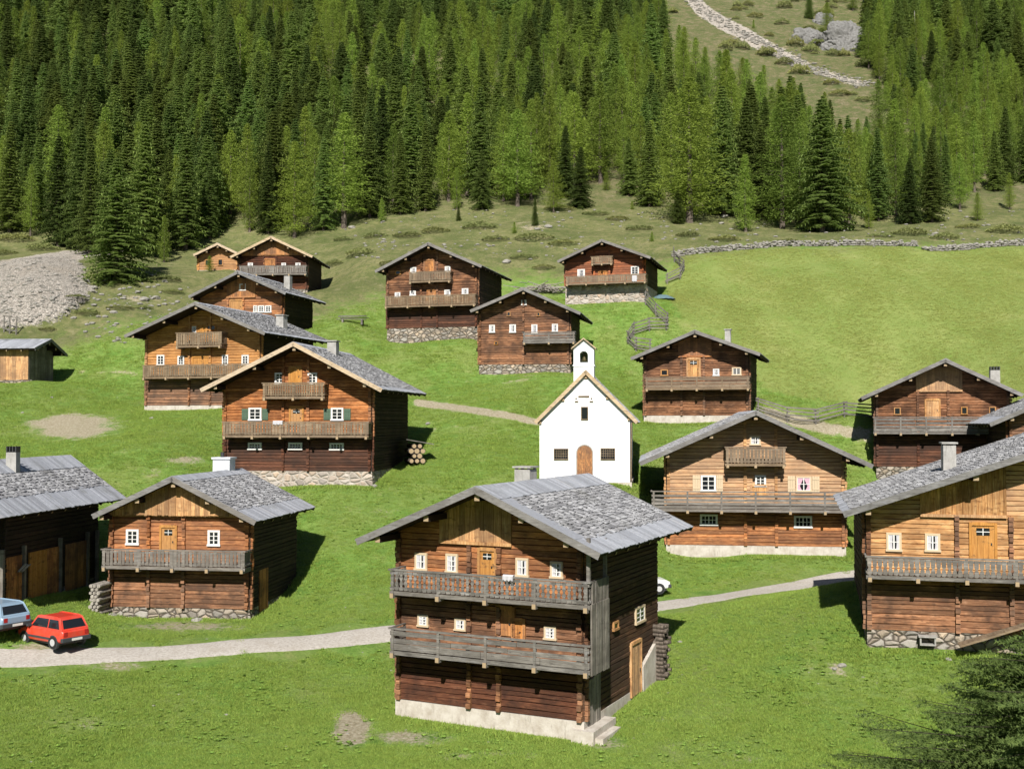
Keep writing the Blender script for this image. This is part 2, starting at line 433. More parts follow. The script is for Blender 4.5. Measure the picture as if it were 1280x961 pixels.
DIRT1 = [(-80,352),(0,333),(60,322),(110,316),(150,312)]
CHUTE = [(850,-30),(872,8),(890,22),(920,38),(950,54),(985,72),(1010,85),(1040,96),(1085,107)]
PATH1 = [(520,503),(560,508),(600,514),(640,520),(672,528)]
PATH2 = [(955,515),(1000,528),(1040,536),(1085,543)]
PATH3 = [(90,464),(130,465),(182,468)]
BARE = [((90,533,48,13),1.15),((235,575,24,5),.7),((440,912,20,20),1.1),((370,915,40,8),.25),((50,845,50,14),.35),((110,835,30,8),.4),
        ((1050,835,14,6),.9),((755,928,24,7),1.0),((850,893,60,10),.3),((900,940,120,18),.35),((1180,930,70,25),.3),((510,922,44,8),.7),((330,800,40,5),.4),((150,830,60,8),.35),((1000,840,60,6),.3),((620,945,80,8),.45),((120,905,60,10),.4),((250,925,60,8),.35),((560,700,30,8),.35),((480,640,30,6),.35),((200,590,30,6),.35),((670,283,24,5),.6),((170,376,28,7),.5),((560,535,30,5),.35),
        ((975,520,30,7),.45),((230,783,90,6),.6),((60,808,60,7),.7),((290,820,60,10),.15),((620,475,60,8),.3),((880,405,20,5),.4)]
def masks(u, v):
    a = 1.0 if (ppoly(u, v, ALP) or v < 300 or (v < 345 and u < 280)) and not ppoly(u, v, FIELD) else 0.0
    f = 1.0 if ppoly(u, v, FIELD) else 0.0
    g = 1.0 if ppoly(u, v, GRAVEL) else 0.0
    g = max(g, 1-min(1, max(0, segd(u, v, DIRT1)-4)/3))
    dc = segd(u, v, CHUTE); wdt = 6.5 if u < 960 else (4 if u < 1010 else 1.5)
    g = max(g, 1-min(1, max(0, dc-wdt)/3))
    d = 0.0
    for (cu, cv, ru, rv), s_ in BARE:
        q = math.hypot((u-cu)/ru, (v-cv)/rv); d = max(d, s_*max(0, min(1, 1.55-q*.85)))
    for pth, w in ((PATH1,3.2),(PATH2,6),):
        d = max(d, 1.1*(1-min(1, max(0, segd(u, v, pth)-w)/3)))
    d = max(d, .45*(1-min(1, max(0, segd(u, v, PATH3)-1)/2)))
    return a, f, g, d
MK = np.zeros((len(xr), 5)); gzr = GZ.ravel()
for i in range(len(xr)):
    y = yr[i]
    if y < 20: continue
    u, v = proj(xr[i], y, gzr[i])
    if -250 < u < 1530 and -300 < v < 1100: MK[i, :4] = masks(u, v)
    else: MK[i, 0] = 1.0 if y > 125 else 0
    MK[i, 4] = min(1, max(0, (y-150)/25))
def blur(k, it):
    a = MK[:, k].reshape(GX.shape)
    for _ in range(it):
        p = np.pad(a, 1, mode='edge'); a = (p[:-2,1:-1]+p[2:,1:-1]+p[1:-1,:-2]+p[1:-1,2:]+2*p[1:-1,1:-1])/6
    MK[:, k] = a.ravel()
blur(0, 60); blur(1, 10); blur(2, 5)
# the gravel heap is a real mound
for i in range(len(xr)):
    if 100 < yr[i] < 130:
        u, v = proj(xr[i], yr[i], gzr[i])
        if ppoly(u, v, GRAVEL): gzr[i] += .35*abs(noise.noise((xr[i]*.8, yr[i]*.8, 2))) + 1.5*max(0, 1-math.hypot((u-45)/75, (v-365)/45)**2)
GZ = gzr.reshape(GX.shape)
nx, ny = len(gx), len(gy)
me = bpy.data.meshes.new('meadow_terrain')
idx = np.arange(nx*ny).reshape(ny, nx)
a, b, c, d = idx[:-1,:-1].ravel(), idx[:-1,1:].ravel(), idx[1:,:-1].ravel(), idx[1:,1:].ravel()
tris = np.concatenate([np.stack([a,b,c],1), np.stack([b,d,c],1)])
me.from_pydata(np.stack([xr, yr, gzr], 1).tolist(), [], tris.tolist())
me.polygons.foreach_set('use_smooth', np.ones(len(tris), dtype=bool))
for k, nm in enumerate(('alp','field','gravel','bare','high')):
    at_ = me.attributes.new(nm, 'FLOAT', 'POINT'); at_.data.foreach_set('value', MK[:, k].astype(np.float32))
t = NT('alpine_ground')
co = t.coord()
n1 = t.noise(co, .22, 5, .6); n2 = t.noise(co, 1.1, 5, .65); n3 = t.noise(co, 7, 5, .7); n4 = t.noise(co, 26, 4, .75); n5 = t.noise(co, .07, 4, .5)
lush = t.ramp(n2, [(.30, (.100,.195,.034)), (.5, (.160,.275,.052)), (.70, (.225,.335,.082))])
lush = t.mix(t.maprange(n1, .40, .64, 0, .8), lush, (.230,.275,.080))
n6 = t.noise(co, .55, 6, .7)
lush = t.mix(t.maprange(n6, .56, .70, 0, .55), lush, (.285,.270,.115))
lush = t.mix(t.maprange(n6, .30, .42, .55, 0), lush, (.075,.185,.022))
lush = t.mix(t.maprange(n3, .46, .66, 0, .6), lush, (.070,.130,.024))
lush = t.mix(t.maprange(n4, .56, .74, 0, .6), lush, (.33,.34,.15))
fieldc = t.ramp(n1, [(.3, (.185,.250,.064)), (.55, (.240,.290,.085)), (.75, (.310,.325,.120))])
fieldc = t.mix(t.maprange(n2, .45, .7, 0, .45), fieldc, (.125,.19,.040))
fieldc = t.mix(t.maprange(n4, .45, .72, 0, .55), fieldc, (.10,.15,.03))
fieldc = t.mix(t.maprange(n3, .50, .68, 0, .35), fieldc, (.30,.30,.10))
fieldc = t.mix(t.maprange(n6, .34, .46, .45, 0), fieldc, (.12,.20,.03))
alpc = t.ramp(n2, [(.28, (.125,.150,.050)), (.5, (.205,.215,.080)), (.7, (.285,.270,.125))])
alpc = t.mix(t.maprange(n1, .45, .62, 0, .8), alpc, (.095,.125,.034))
alpc = t.mix(t.maprange(n3, .56, .7, 0, .7), alpc, (.060,.085,.026))
heath = t.ramp(n6, [(.3, (.050,.072,.024)), (.46, (.095,.105,.042)), (.58, (.15,.125,.072)), (.72, (.25,.215,.15))])
alpc = t.mix(t.math('ADD', t.math('MULTIPLY', t.attr('high'), .5), .35), alpc, heath)
alpc = t.mix(t.maprange(t.noise(co, 2.6, 5, .75), .50, .62, 0, .6), alpc, (.065,.085,.032))
alpc = t.mix(t.maprange(t.noise(co, 4.1, 4, .75), .60, .68, 0, .7), alpc, (.33,.30,.20))
alpc = t.mix(t.maprange(n4, .63, .72, 0, .8), alpc, (.34,.31,.25))
vg = t.voro(co, 5.2, 'F1', 'Color'); vs = t.n('ShaderNodeSeparateColor'); t.l(vg, vs.inputs[0])
grav = t.mix(vs.outputs[0], (.38,.34,.295), (.62,.565,.50))
vd = t.voro(co, 5.2, 'DISTANCE_TO_EDGE')
grav = t.mix(t.maprange(vd, 0, .12, .7, 0), grav, (.11,.095,.08))
grav = t.mix(t.maprange(n1, .5, .7, 0, .3), grav, (.34,.27,.20))
barec = t.ramp(n3, [(.3, (.21,.165,.115)), (.5, (.38,.32,.235)), (.72, (.54,.48,.39))])
def edge(mask, lo=.35, hi=.62):
    m_ = t.math('ADD', t.attr(mask), t.math('MULTIPLY', t.math('SUBTRACT', n2, .5), .8))
    m_ = t.math('ADD', m_, t.math('MULTIPLY', t.math('SUBTRACT', n1, .5), .5))
    m_ = t.math('ADD', m_, t.math('MULTIPLY', t.math('SUBTRACT', n3, .5), .5))
    return t.maprange(m_, lo, hi, 0, 1)
cc = t.mix(edge('field', .35, .65), lush, fieldc)
cc = t.mix(edge('alp', .3, .7), cc, alpc)
bm_ = t.math('ADD', t.math('ADD', t.attr('bare'), t.math('MULTIPLY', t.math('SUBTRACT', n6, .5), 2.2)), t.math('MULTIPLY', t.math('SUBTRACT', n3, .5), 1.2))
cc = t.mix(t.math('MULTIPLY', t.maprange(bm_, .45, .85, 0, .9), t.maprange(t.attr('bare'), .02, .25, 0, 1)), cc, barec)
cc = t.mix(edge('gravel', .4, .55), cc, grav)
hh = t.math('ADD', t.math('MULTIPLY', n3, .8), t.math('MULTIPLY', n4, .5))
hh = t.math('ADD', hh, t.math('MULTIPLY', t.math('MULTIPLY', vd, t.attr('gravel')), 2.5))
t.bump(hh, .9, .16)
M['ground'] = t.fin(cc, .95, .1)
me.materials.append(M['ground'])
terrain = bpy.data.objects.new('ground_terrain', me); col.objects.link(terrain)
tag(terrain, 'green alpine meadow rising into stony pasture and a steep mountainside', 'terrain', kind='structure')
# road: draped ribbon
t = NT('gravel_road')
co = t.coord(); n3 = t.noise(co, 9, 6, .75); n2 = t.noise(co, 1.2, 4, .6)
cc = t.ramp(n3, [(.3, (.24,.215,.19)), (.5, (.37,.34,.305)), (.75, (.50,.47,.43))])
cc = t.mix(t.maprange(n2, .5, .7, 0, .5), cc, (.30,.265,.22))
gr = t.math('ADD', t.attr('verge'), t.math('MULTIPLY', t.math('SUBTRACT', t.noise(co, 2.5, 5, .7), .5), 1.2))
cc = t.mix(t.maprange(gr, .62, .80, 0, 1), cc, (.15,.19,.06))
t.bump(n3, .6, .03); M['road'] = t.fin(cc, .95, .1)
def catmull(pts, st=.6):
    out = []
    P4 = [pts[0]] + list(pts) + [pts[-1]]
    for i in range(1, len(P4)-2):
        p0, p1, p2, p3 = P4[i-1], P4[i], P4[i+1], P4[i+2]
        k = max(1, int((p2-p1).length/st))
        for j in range(k):
            q = j/k
            out.append(.5*((2*p1)+(-p0+p2)*q+(2*p0-5*p1+4*p2-p3)*q*q+(-p0+3*p1-3*p2+p3)*q**3))
    out.append(pts[-1]); return out
def ribbon(name, pix, w, label, lift=.03):
    pts = catmull([hit(*p) for p in pix] if len(pix[0]) == 2 else [at(*p) for p in pix])
    NW = 12; vs_, fs, vg_ = [], [], []
    for i, p in enumerate(pts):
        d = (pts[min(i+1, len(pts)-1)] - pts[max(i-1, 0)]); d.z = 0; d.normalize(); nrm = Vector((-d.y, d.x, 0))
        ww = w*(1+.10*noise.noise((p.x*.3, p.y*.3, 0)))
        for j in range(NW+1):
            s_ = j/NW*2-1
            q = p + nrm*(s_*ww/2)
            crown = lift*(1-s_**4) - .03*abs(s_)**8
            vs_.append((q.x, q.y, gz(q.x, q.y) + crown)); vg_.append(max(0, abs(s_)*1.0-.28) + (.42*math.exp(-(s_/.16)**2)))
    for i in range(len(pts)-1):
        for j in range(NW):
            b_ = i*(NW+1)+j; fs.append((b_, b_+1, b_+NW+2, b_+NW+1))
    m_ = bpy.data.meshes.new(name); m_.from_pydata(vs_, [], fs); m_.materials.append(M['road'])
    a_ = m_.attributes.new('verge', 'FLOAT', 'POINT'); a_.data.foreach_set('value', vg_)
    m_.polygons.foreach_set('use_smooth', [True]*len(fs))
    o = bpy.data.objects.new(name, m_); col.objects.link(o); tag(o, label, 'road', kind='structure'); return o
ROADPX = [(-400,845,44.5),(-200,834,45.5),(0,825,46.4),(100,820,47.1),(200,815,48.0),(300,808.5,49.2),(400,800,50.5),(485,791.5,51.9),(640,777,54.6),(830,757,58),(900,746,59.4),(1000,733,61),(1100,720,62.5),(1250,700,64),(1450,690,65)]
ribbon('gravel_road', ROADPX, 1.85, 'pale gravel road crossing the meadow behind the front chalet')
# ------------------------------------------------------------------ chalets
def courses(mb, s0, s1, z0, z1, clip, mp, ch=.2, rnd=R, th=.14):
    """horizontal squared logs between s0 and s1; clip(z) -> (smin, smax)"""
    k = max(1, round((z1-z0)/ch)); ws_ = [rnd.uniform(.72, 1.28) for _ in range(k)]; cum = [0]
    for q in ws_: cum.append(cum[-1]+q)
    for i in range(k):
        a, b = z0+(z1-z0)*cum[i]/cum[-1], z0+(z1-z0)*cum[i+1]/cum[-1]
        la, ra = clip(a); lb, rb = clip(b)
        la, lb = max(la, s0), max(lb, s0); ra, rb = min(ra, s1), min(rb, s1)
        if ra-la < .06 and rb-lb < .06: continue
        if rb < lb: lb = rb = (lb+rb)/2
        n_ = max(1, int((ra-la)/1.1)); dep = rnd.uniform(-.008, .012)
        rings = []
        for j in range(n_+1):
            q = j/n_; sa = la+(ra-la)*q; sb = lb+(rb-lb)*q
            w0 = rnd.uniform(.006, .040); w1 = rnd.uniform(.006, .034); bul = dep+rnd.uniform(.032, .062)
            rings.append([mp(sa, -th, a), mp(sa, dep-.02, a), mp(sa, bul, a+w0), mp(sb, bul+rnd.uniform(-.006,.006), b-w1), mp(sb, dep-.02, b), mp(sb, -th, b)])
        mb.loft(rings)
def boards(mb, s0, s1, z0, ztop, mp, bw=.19, rnd=R, th=.05, out=.02, zb=None):
    s = s0
    while s < s1-.02:
        w = min(bw*rnd.uniform(.7, 1.3), s1-s); e = s+w-.008
        za, zc = ztop(s), ztop(e)
        if za > z0+.03 or zc > z0+.03:
            za, zc = max(za, z0+.01), max(zc, z0+.01); o = out+rnd.uniform(-.008, .012)
            b_ = z0 - rnd.uniform(0, .05)
            mb.hexa([mp(s, o, b_), mp(e, o, b_), mp(e, -th, b_), mp(s, -th, b_), mp(s, o, za), mp(e, o, zc), mp(e, -th, zc), mp(s, -th, za)])
        s += w
def window(par, F_, q, kind, side=None, rnd=R):
    if side is None:
        (s0, h1), (s1, h0) = F_.P(q[0], q[1], .05), F_.P(q[2], q[3], .05)
        mp = lambda s, o, z: (s, -o, z)
    else:
        x = F_.W+.05; (s0, h1), (s1, h0) = F_.S(q[0], q[1], x), F_.S(q[2], q[3], x)
        mp = lambda s, o, z: (F_.W+o, s, z)
    w, h = s1-s0, h1-h0
    def bx(mb, a, b, c, d, o0, o1):
        o1 += .036; o0 = o0+.036 if o0 > 0 else 0
        mb.hexa([mp(a,o1,c), mp(b,o1,c), mp(b,o0,c), mp(a,o0,c), mp(a,o1,d), mp(b,o1,d), mp(b,o0,d), mp(a,o0,d)])
    fr = MB(); ca = min(.085, w*.14)
    casing = 'white' if kind in ('white', 'shutter', 'multi', 'small') else ('cream' if kind in ('cream','curtain','pink') else 'wood')
    mt = M['white'] if casing == 'white' else (M['cream'] if casing == 'cream' else M['door_new'])
    bx(fr, s0, s1, h1-ca, h1, 0, .085); bx(fr, s0-.03, s1+.03, h0-.02, h0+ca*.8, 0, .11)
    bx(fr, s0, s0+ca, h0+ca*.8, h1-ca, 0, .083); bx(fr, s1-ca, s1, h0+ca*.8, h1-ca, 0, .083)
    wo = fr.build('window', mt, par)
    gl = MB(); bx(gl, s0+ca-.005, s1-ca+.005, h0+ca*.8-.005, h1-ca+.005, 0, .052); gl.build('pane', M['glass'], wo)
    if kind == 'dark': return wo
    sa = MB(); i0, i1, j0, j1 = s0+ca, s1-ca, h0+ca*.8, h1-ca; m_ = .030 if kind == 'small' else .042
    nv = {'white':2,'shutter':2,'cream':2,'curtain':2,'pink':2,'multi':4,'small':2}[kind]; nh = {'white':3,'shutter':3,'cream':3,'curtain':2,'pink':2,'multi':2,'small':2}[kind]
    for k in range(nv+1):
        x_ = i0+(i1-i0)*k/nv; ww = m_*(1.3 if k in (0, nv, nv/2) else .8)
        bx(sa, max(i0, x_-ww/2), min(i1, x_+ww/2), j0, j1, .053, .072)
    for k in range(nh+1):
        z_ = j0+(j1-j0)*k/nh; ww = m_*(1.2 if k in (0, nh) else .75)
        bx(sa, i0, i1, max(j0, z_-ww/2), min(j1, z_+ww/2), .053, .0705)
    sa.build('sash', M['white'], wo)
    if kind in ('curtain', 'pink', 'small', 'cream') and (kind != 'cream' or rnd.random() < .5):
        cu = MB(); wv = i1-i0; z_ = .0535+.036
        for sgn in (0, 1):
            e0 = i0 if sgn == 0 else i1; d_ = 1 if sgn == 0 else -1
            top, mid, bot = (.5, .2, .36) if kind == 'pink' else ((.40, .34, .37) if sgn == 0 else (.28, .25, .3))
            pts = [(e0, j0), (e0+d_*wv*bot, j0), (e0+d_*wv*mid, j0+(j1-j0)*.35), (e0+d_*wv*top, j1), (e0, j1)]
            fr_ = [mp(a, z_+.001, b) for a, b in pts]; bk_ = [mp(a, z_-.004, b) for a, b in pts]
            cu.loft([bk_, fr_])
        cu.build('curtain', M['pink' if kind == 'pink' else 'curtain'], wo)
    return wo
def shutter(par, F_, q, mat):
    (s0, h1), (s1, h0) = F_.P(q[0], q[1], .08), F_.P(q[2], q[3], .08)
    mb = MB(); w = s1-s0
    for k in range(3): mb.box(s0+w*k/3+.004, s0+w*(k+1)/3-.004, -.11, -.05, h0, h1)
    mb.box(s0+.02, s1-.02, -.13, -.111, h0+(h1-h0)*.15, h0+(h1-h0)*.24); mb.box(s0+.02, s1-.02, -.13, -.111, h0+(h1-h0)*.76, h0+(h1-h0)*.85)
    return mb.build('shutter', mat, par)
def door(par, F_, q, mat='door_new', pane=True, side=None, lv=None, arch=False):
    if side is None:
        (s0, h1), (s1, h0) = F_.P(q[0], q[1], .05), F_.P(q[2], q[3], .05); mp = lambda s, o, z: (s, -o, z)
    else:
        x = F_.W+.05; (s0, h1), (s1, h0) = F_.S(q[0], q[1], x), F_.S(q[2], q[3], x); mp = lambda s, o, z: (F_.W+o, s, z)
    if lv is not None: h0 = lv
    def bx(mb, a, b, c, d, o0, o1):
        o1 += .036; o0 = o0+.036 if o0 > 0 else 0
        mb.hexa([mp(a,o1,c), mp(b,o1,c), mp(b,o0,c), mp(a,o0,c), mp(a,o1,d), mp(b,o1,d), mp(b,o0,d), mp(a,o0,d)])
    mb = MB(); k = max(3, int((s1-s0)/.17)); w = (s1-s0)/k
    for i in range(k): bx(mb, s0+i*w+.004, s0+(i+1)*w-.004, h0, h1, 0, .058+.004*(i % 2))
    d_ = mb.build('door', M[mat], par)
    fr = MB(); c_ = .11; bx(fr, s0-c_, s0, h0, h1+c_, 0, .10); bx(fr, s1, s1+c_, h0, h1+c_, 0, .10); bx(fr, s0, s1, h1, h1+c_*1.2, 0, .11)
    fr.build('door_frame', M[mat], d_)
    if pane:
        gl = MB(); W_ = s1-s0; z0, z1 = h1-(h1-h0)*.30, h1-(h1-h0)*.08
        bx(gl, s0+W_*.2, s1-W_*.2, z0, z1, .05, .068); gl.build('pane', M['glass'], d_)
        sa = MB(); bx(sa, s0+W_*.48, s0+W_*.52, z0, z1, .068, .075); bx(sa, s0+W_*.2, s1-W_*.2, (z0+z1)/2-.015, (z0+z1)/2+.015, .068, .0745); sa.build('glazing_bar', M['white'], d_)
    hd = MB(); bx(hd, s1-.13, s1-.08, h0+(h1-h0)*.42, h0+(h1-h0)*.48, .06, .10); hd.build('handle', M['iron'], d_)
    return d_
def balcony(par, F_, u0, u1, vr, vd, b, style, mat, rnd, Wd=None, gaps=False):
    (s0, hr0), (s1, hr1) = F_.P(u0, vr, b), F_.P(u1, vr, b)
    (_, hd0), (_, hd1) = F_.P(u0, vd, b), F_.P(u1, vd, b)
    vr_ = vr
    hr, hd = hr0, hd0; H_ = hr-hd
    m = M[mat]
    dk = MB(); y = -b
    while y < -.06:
        w = min(.2, -.05-y); dk.box(s0+rnd.uniform(-.03,.03), s1+rnd.uniform(-.03,.03), y, y+w-.01, hd-.05, hd); y += w
    bal = dk.build('balcony', m, par)
    ed = MB(); ed.box(s0-.02, s1+.02, -b-.035, -b-.002, hd-.13, hd+.02); ed.build('deck_edge_board', m, bal)
    k = max(2, round((s1-s0)/1.9))
    for i in range(k+1):
        x = s0+.12+(s1-s0-.24)*i/k
        p = MB(); p.box(x-.05, x+.05, -b-.06, -b+.04, hd-.12, hr+.02); p.build('post', m, bal)
        j = MB(); j.box(x-.075, x+.075, -b-.12, -.02, hd-.24, hd-.052); j.box(x-.07, x+.07, -b-.135, -b-.121, hd-.235, hd-.06, 1); j.build('joist', [m, M['end_grain']], bal)
    rl = MB()
    rl.box(s0-.06, s1+.06, -b-.075, -b+.045, hr, hr+.06)
    def bands(a, c, mpf):
        L_ = c-a
        if style == 'rails':
            n_ = max(3, round(H_/.27)); hb = H_/n_
            for i in range(n_):
                z0 = hd+.05+i*hb; hh_ = hb*(.62 if i else .85)
                x = a
                while x < c-.05:
                    w = min(rnd.uniform(2.2, 4), c-x); o = rnd.uniform(-.01,.01); tl = rnd.uniform(-.012,.012)
                    mpf(rl, x+.01, x+w-.01, -.03+o, 0+o, z0+tl, z0+hh_+tl); x += w
        elif style == 'low_rails':
            for i in range(3):
                z0 = hd+.06+i*H_*.2; mpf(rl, a, c, -.03, 0, z0, z0+H_*.15)
            mpf(rl, a, c, -.03, 0, hd+H_*.72, hd+H_*.84)
        else:
            mpf(rl, a, c, -.03, .02, hd+.09, hd+.17); mpf(rl, a, c, -.03, .02, hr-.13, hr-.04)
            x = a+.03; pitch_ = .155 if style == 'slats' else .20
            while x < c-.08:
                w = pitch_*(.74 if style == 'slats' else .8)
                z0, z1 = hd+.06, hr-.02
                if style == 'carved':
                    zs = [0, .12, .22, .34, .5, .66, .78, .88, 1]; ws = [1, 1, .45, .95, .35, .95, .45, 1, 1]
                    for q in range(8):
                        za, zb = z0+(z1-z0)*zs[q], z0+(z1-z0)*zs[q+1]; wa, wb = w*ws[q]/2, w*ws[q+1]/2; xc = x+w/2
                        f0 = mpf(None, xc-wa, xc+wa, -.06, -.032, za, zb)
                        f1 = mpf(None, xc-wb, xc+wb, -.06, -.032, za, zb)
                        rl.hexa(f0[:4]+f1[4:])
                elif style == 'notched':
                    zs = [0, .3, .42, .54, 1]; ws = [1, 1, .4, 1, 1]
                    for q in range(4):
                        za, zb = z0+(z1-z0)*zs[q], z0+(z1-z0)*zs[q+1]; wa, wb = w*ws[q]/2, w*ws[q+1]/2; xc = x+w/2
                        f0 = mpf(None, xc-wa, xc+wa, -.06, -.032, za, zb); f1 = mpf(None, xc-wb, xc+wb, -.06, -.032, za, zb)
                        rl.hexa(f0[:4]+f1[4:])
                else:
                    mpf(rl, x, x+w*rnd.uniform(.85, 1.12), -.06, -.032, z0+rnd.uniform(-.02,.02), z1+rnd.uniform(-.02,.02))
                x += pitch_
    def P8(x0,x1,y0,y1,z0,z1): return [(x0,y0,z0),(x1,y0,z0),(x1,y1,z0),(x0,y1,z0),(x0,y0,z1),(x1,y0,z1),(x1,y1,z1),(x0,y1,z1)]
    def fm(mb, a, c, o0, o1, z0, z1):
        p = P8(a, c, -b+o0-.005, -b+o1-.005, z0, z1)
        if mb is None: return p
        mb.hexa(p)
    def lm(mb, a, c, o0, o1, z0, z1):
        p = P8(s0-o1+.002, s0-o0+.002, a, c, z0, z1)
        if mb is None: return [(s0-o1, a, z0),(s0-o1, c, z0),(s0-o0, c, z0),(s0-o0, a, z0),(s0-o1, a, z1),(s0-o1, c, z1),(s0-o0, c, z1),(s0-o0, a, z1)]
        mb.hexa(p)
    def rm(mb, a, c, o0, o1, z0, z1):
        if mb is None: return [(s1+o0, a, z0),(s1+o0, c, z0),(s1+o1, c, z0),(s1+o1, a, z0),(s1+o0, a, z1),(s1+o0, c, z1),(s1+o1, c, z1),(s1+o1, a, z1)]
        mb.hexa(P8(s1+o0-.002, s1+o1-.002, a, c, z0, z1))
    bands(s0, s1, fm); bands(-b+.06, -.06, lm); bands(-b+.06, -.06, rm)
    rl.box(s0-.05, s0+.03, -b+.05, -.05, hr+.002, hr+.05); rl.box(s1-.03, s1+.05, -b+.05, -.05, hr+.002, hr+.05)
    rl.build('railing', m, bal)
    return bal, s0, s1, hd, hr
def roof(par, F_, W, L, fo, bo, ap, lt, rt, rnd, fascia='fascia_grey', rb=.5, eb=.9, vb=.25, th=.15, shingle=True, clear=()):
    xr_, hr_ = ap; out = {}
    dk = MB()
    sides = []
    for (xt, ht), sg in ((lt, -1), (rt, 1)):
        d = Vector((xt-xr_, 0, ht-hr_)); Ls = d.length; d.normalize(); nrm = Vector((-d.z*sg, 0, d.x*sg)); nrm = nrm if nrm.z > 0 else -nrm
        sides.append((sg, d, Ls, nrm))
    def pt(sd, s_, y, l): sg, d, Ls, nrm = sd; return Vector((xr_, y, hr_)) + d*s_ + nrm*l
    y0, y1 = -fo, L+bo
    for sd in sides:
        Ls = sd[2]
        e = -th*.0
        dk.hexa([pt(sd, 0, y0, -th), pt(sd, Ls, y0, -th), pt(sd, Ls, y1, -th), pt(sd, 0, y1, -th), pt(sd, 0, y0, -.045), pt(sd, Ls, y0, -.045), pt(sd, Ls, y1, -.045), pt(sd, 0, y1, -.045)])
    ro = dk.build('roof', M['wood_dark'], par)
    sh = MB(); bd = MB()
    def tile(mb, sd, s0, s1, ya, yb, l0, l1, t_=.022):
        mb.hexa([pt(sd, s0, ya, l0-t_), pt(sd, s1, ya, l1-t_), pt(sd, s1, yb, l1-t_), pt(sd, s0, yb, l0-t_), pt(sd, s0, ya, l0), pt(sd, s1, ya, l1), pt(sd, s1, yb, l1), pt(sd, s0, yb, l0)])
    for sd in sides:
        Ls = sd[2]; a, b_ = rb, Ls-eb
        # ridge boards and eave boards run down the slope
        for (s0, s1, lift) in ((-.02, rb+.10, .045), (b_-.02, Ls+.06, .012)):
            y = y0-.03
            while y < y1:
                w = min(rnd.uniform(.16, .30), y1+.03-y)
                if w < .03: break
                e = rnd.uniform(-.03, .03); l = lift+rnd.uniform(-.006, .012)
                tile(bd, sd, s0, s1+e, y+.004, y+w-.004, l, l); y += w
        if not shingle:
            y = y0-.03
            while y < y1:
                w = min(rnd.uniform(.16, .30), y1+.03-y)
                if w < .03: break
                l = .012+rnd.uniform(-.006, .012); tile(bd, sd, a, b_, y+.004, y+w-.004, l, l); y += w
            continue
        # verge boards along the gable
        if vb > .05: tile(bd, sd, a+.1, b_, y0-.02, y0+vb, .03, .03); 
        rows = max(1, round((b_-a)/.20)); c = (b_-a)/rows
        for i in range(rows):
            s0 = a+i*c; y = y0+vb*.9-rnd.uniform(0, .1)
            while y < y1-.02:
                w = min(rnd.uniform(.10, .24), y1+.02-y)
                if w < .04: break
                l = rnd.uniform(.024, .060); e = rnd.uniform(-.05, .06)
                if rnd.random() > .02: tile(sh, sd, s0-.06, s0+c+.10+e, y+.005, y+w-.005, -.006, l, .016)
                y += w
    bd.build('roof_boards', M['roof_board'], ro)
    if shingle: sh.build('shingles', M['shingle'], ro)
    for sd in sides:
        f = MB(); Ls = sd[2]
        f.hexa([pt(sd, 0, y0-.035, -th-.06), pt(sd, Ls+.05, y0-.035, -th-.06), pt(sd, Ls+.05, y0-.003, -th-.06), pt(sd, 0, y0-.003, -th-.06),
                pt(sd, 0, y0-.035, .04), pt(sd, Ls+.05, y0-.035, .04), pt(sd, Ls+.05, y0-.003, .04), pt(sd, 0, y0-.003, .04)])
        f.build('fascia_board', M[fascia], ro)
        f = MB(); f.hexa([pt(sd, 0, y1+.003, -th-.06), pt(sd, Ls+.05, y1+.003, -th-.06), pt(sd, Ls+.05, y1+.03, -th-.06), pt(sd, 0, y1+.03, -th-.06),
                pt(sd, 0, y1+.003, .04), pt(sd, Ls+.05, y1+.003, .04), pt(sd, Ls+.05, y1+.03, .04), pt(sd, 0, y1+.03, .04)])
        f.build('fascia_board', M['fascia_grey'], ro)
        y = -.0
        while y < L:
            f = MB(); a_ = pt(sd, Ls-.75, y+.3, -th-.065); b2 = pt(sd, Ls-.02, y+.3, -th-.065); f.bar(a_, b2, .09, .12)
            dd = (b2-a_).normalized(); f.bar(b2+dd*.001, b2+dd*.014, .085, .11, 1)
            f.build('rafter', [M['wood_dark'], M['end_grain']], ro); y += 1.25
    def under(x):
        if x <= xr_: sd = sides[0]; 
        else: sd = sides[1]
        d = sd[1]; k = (x-xr_)/d.x if abs(d.x) > 1e-6 else 0
        return hr_ + d.z*k - th/ sd[3].z
    for x in (xr_, 0.02, W-.02, xr_*.5, xr_+(W-xr_)*.5):
        z = under(x)-.15- (.06 if x == xr_ else 0)
        f = MB(); f.box(x-.11, x+.11, -fo+.14, .3, z-.13, z+.10); f.box(x-.10, x+.10, -fo+.126, -fo+.139, z-.12, z+.09, 1)
        f.build('purlin', [M['wood_dark'], M['end_grain']], ro)
    return ro, under
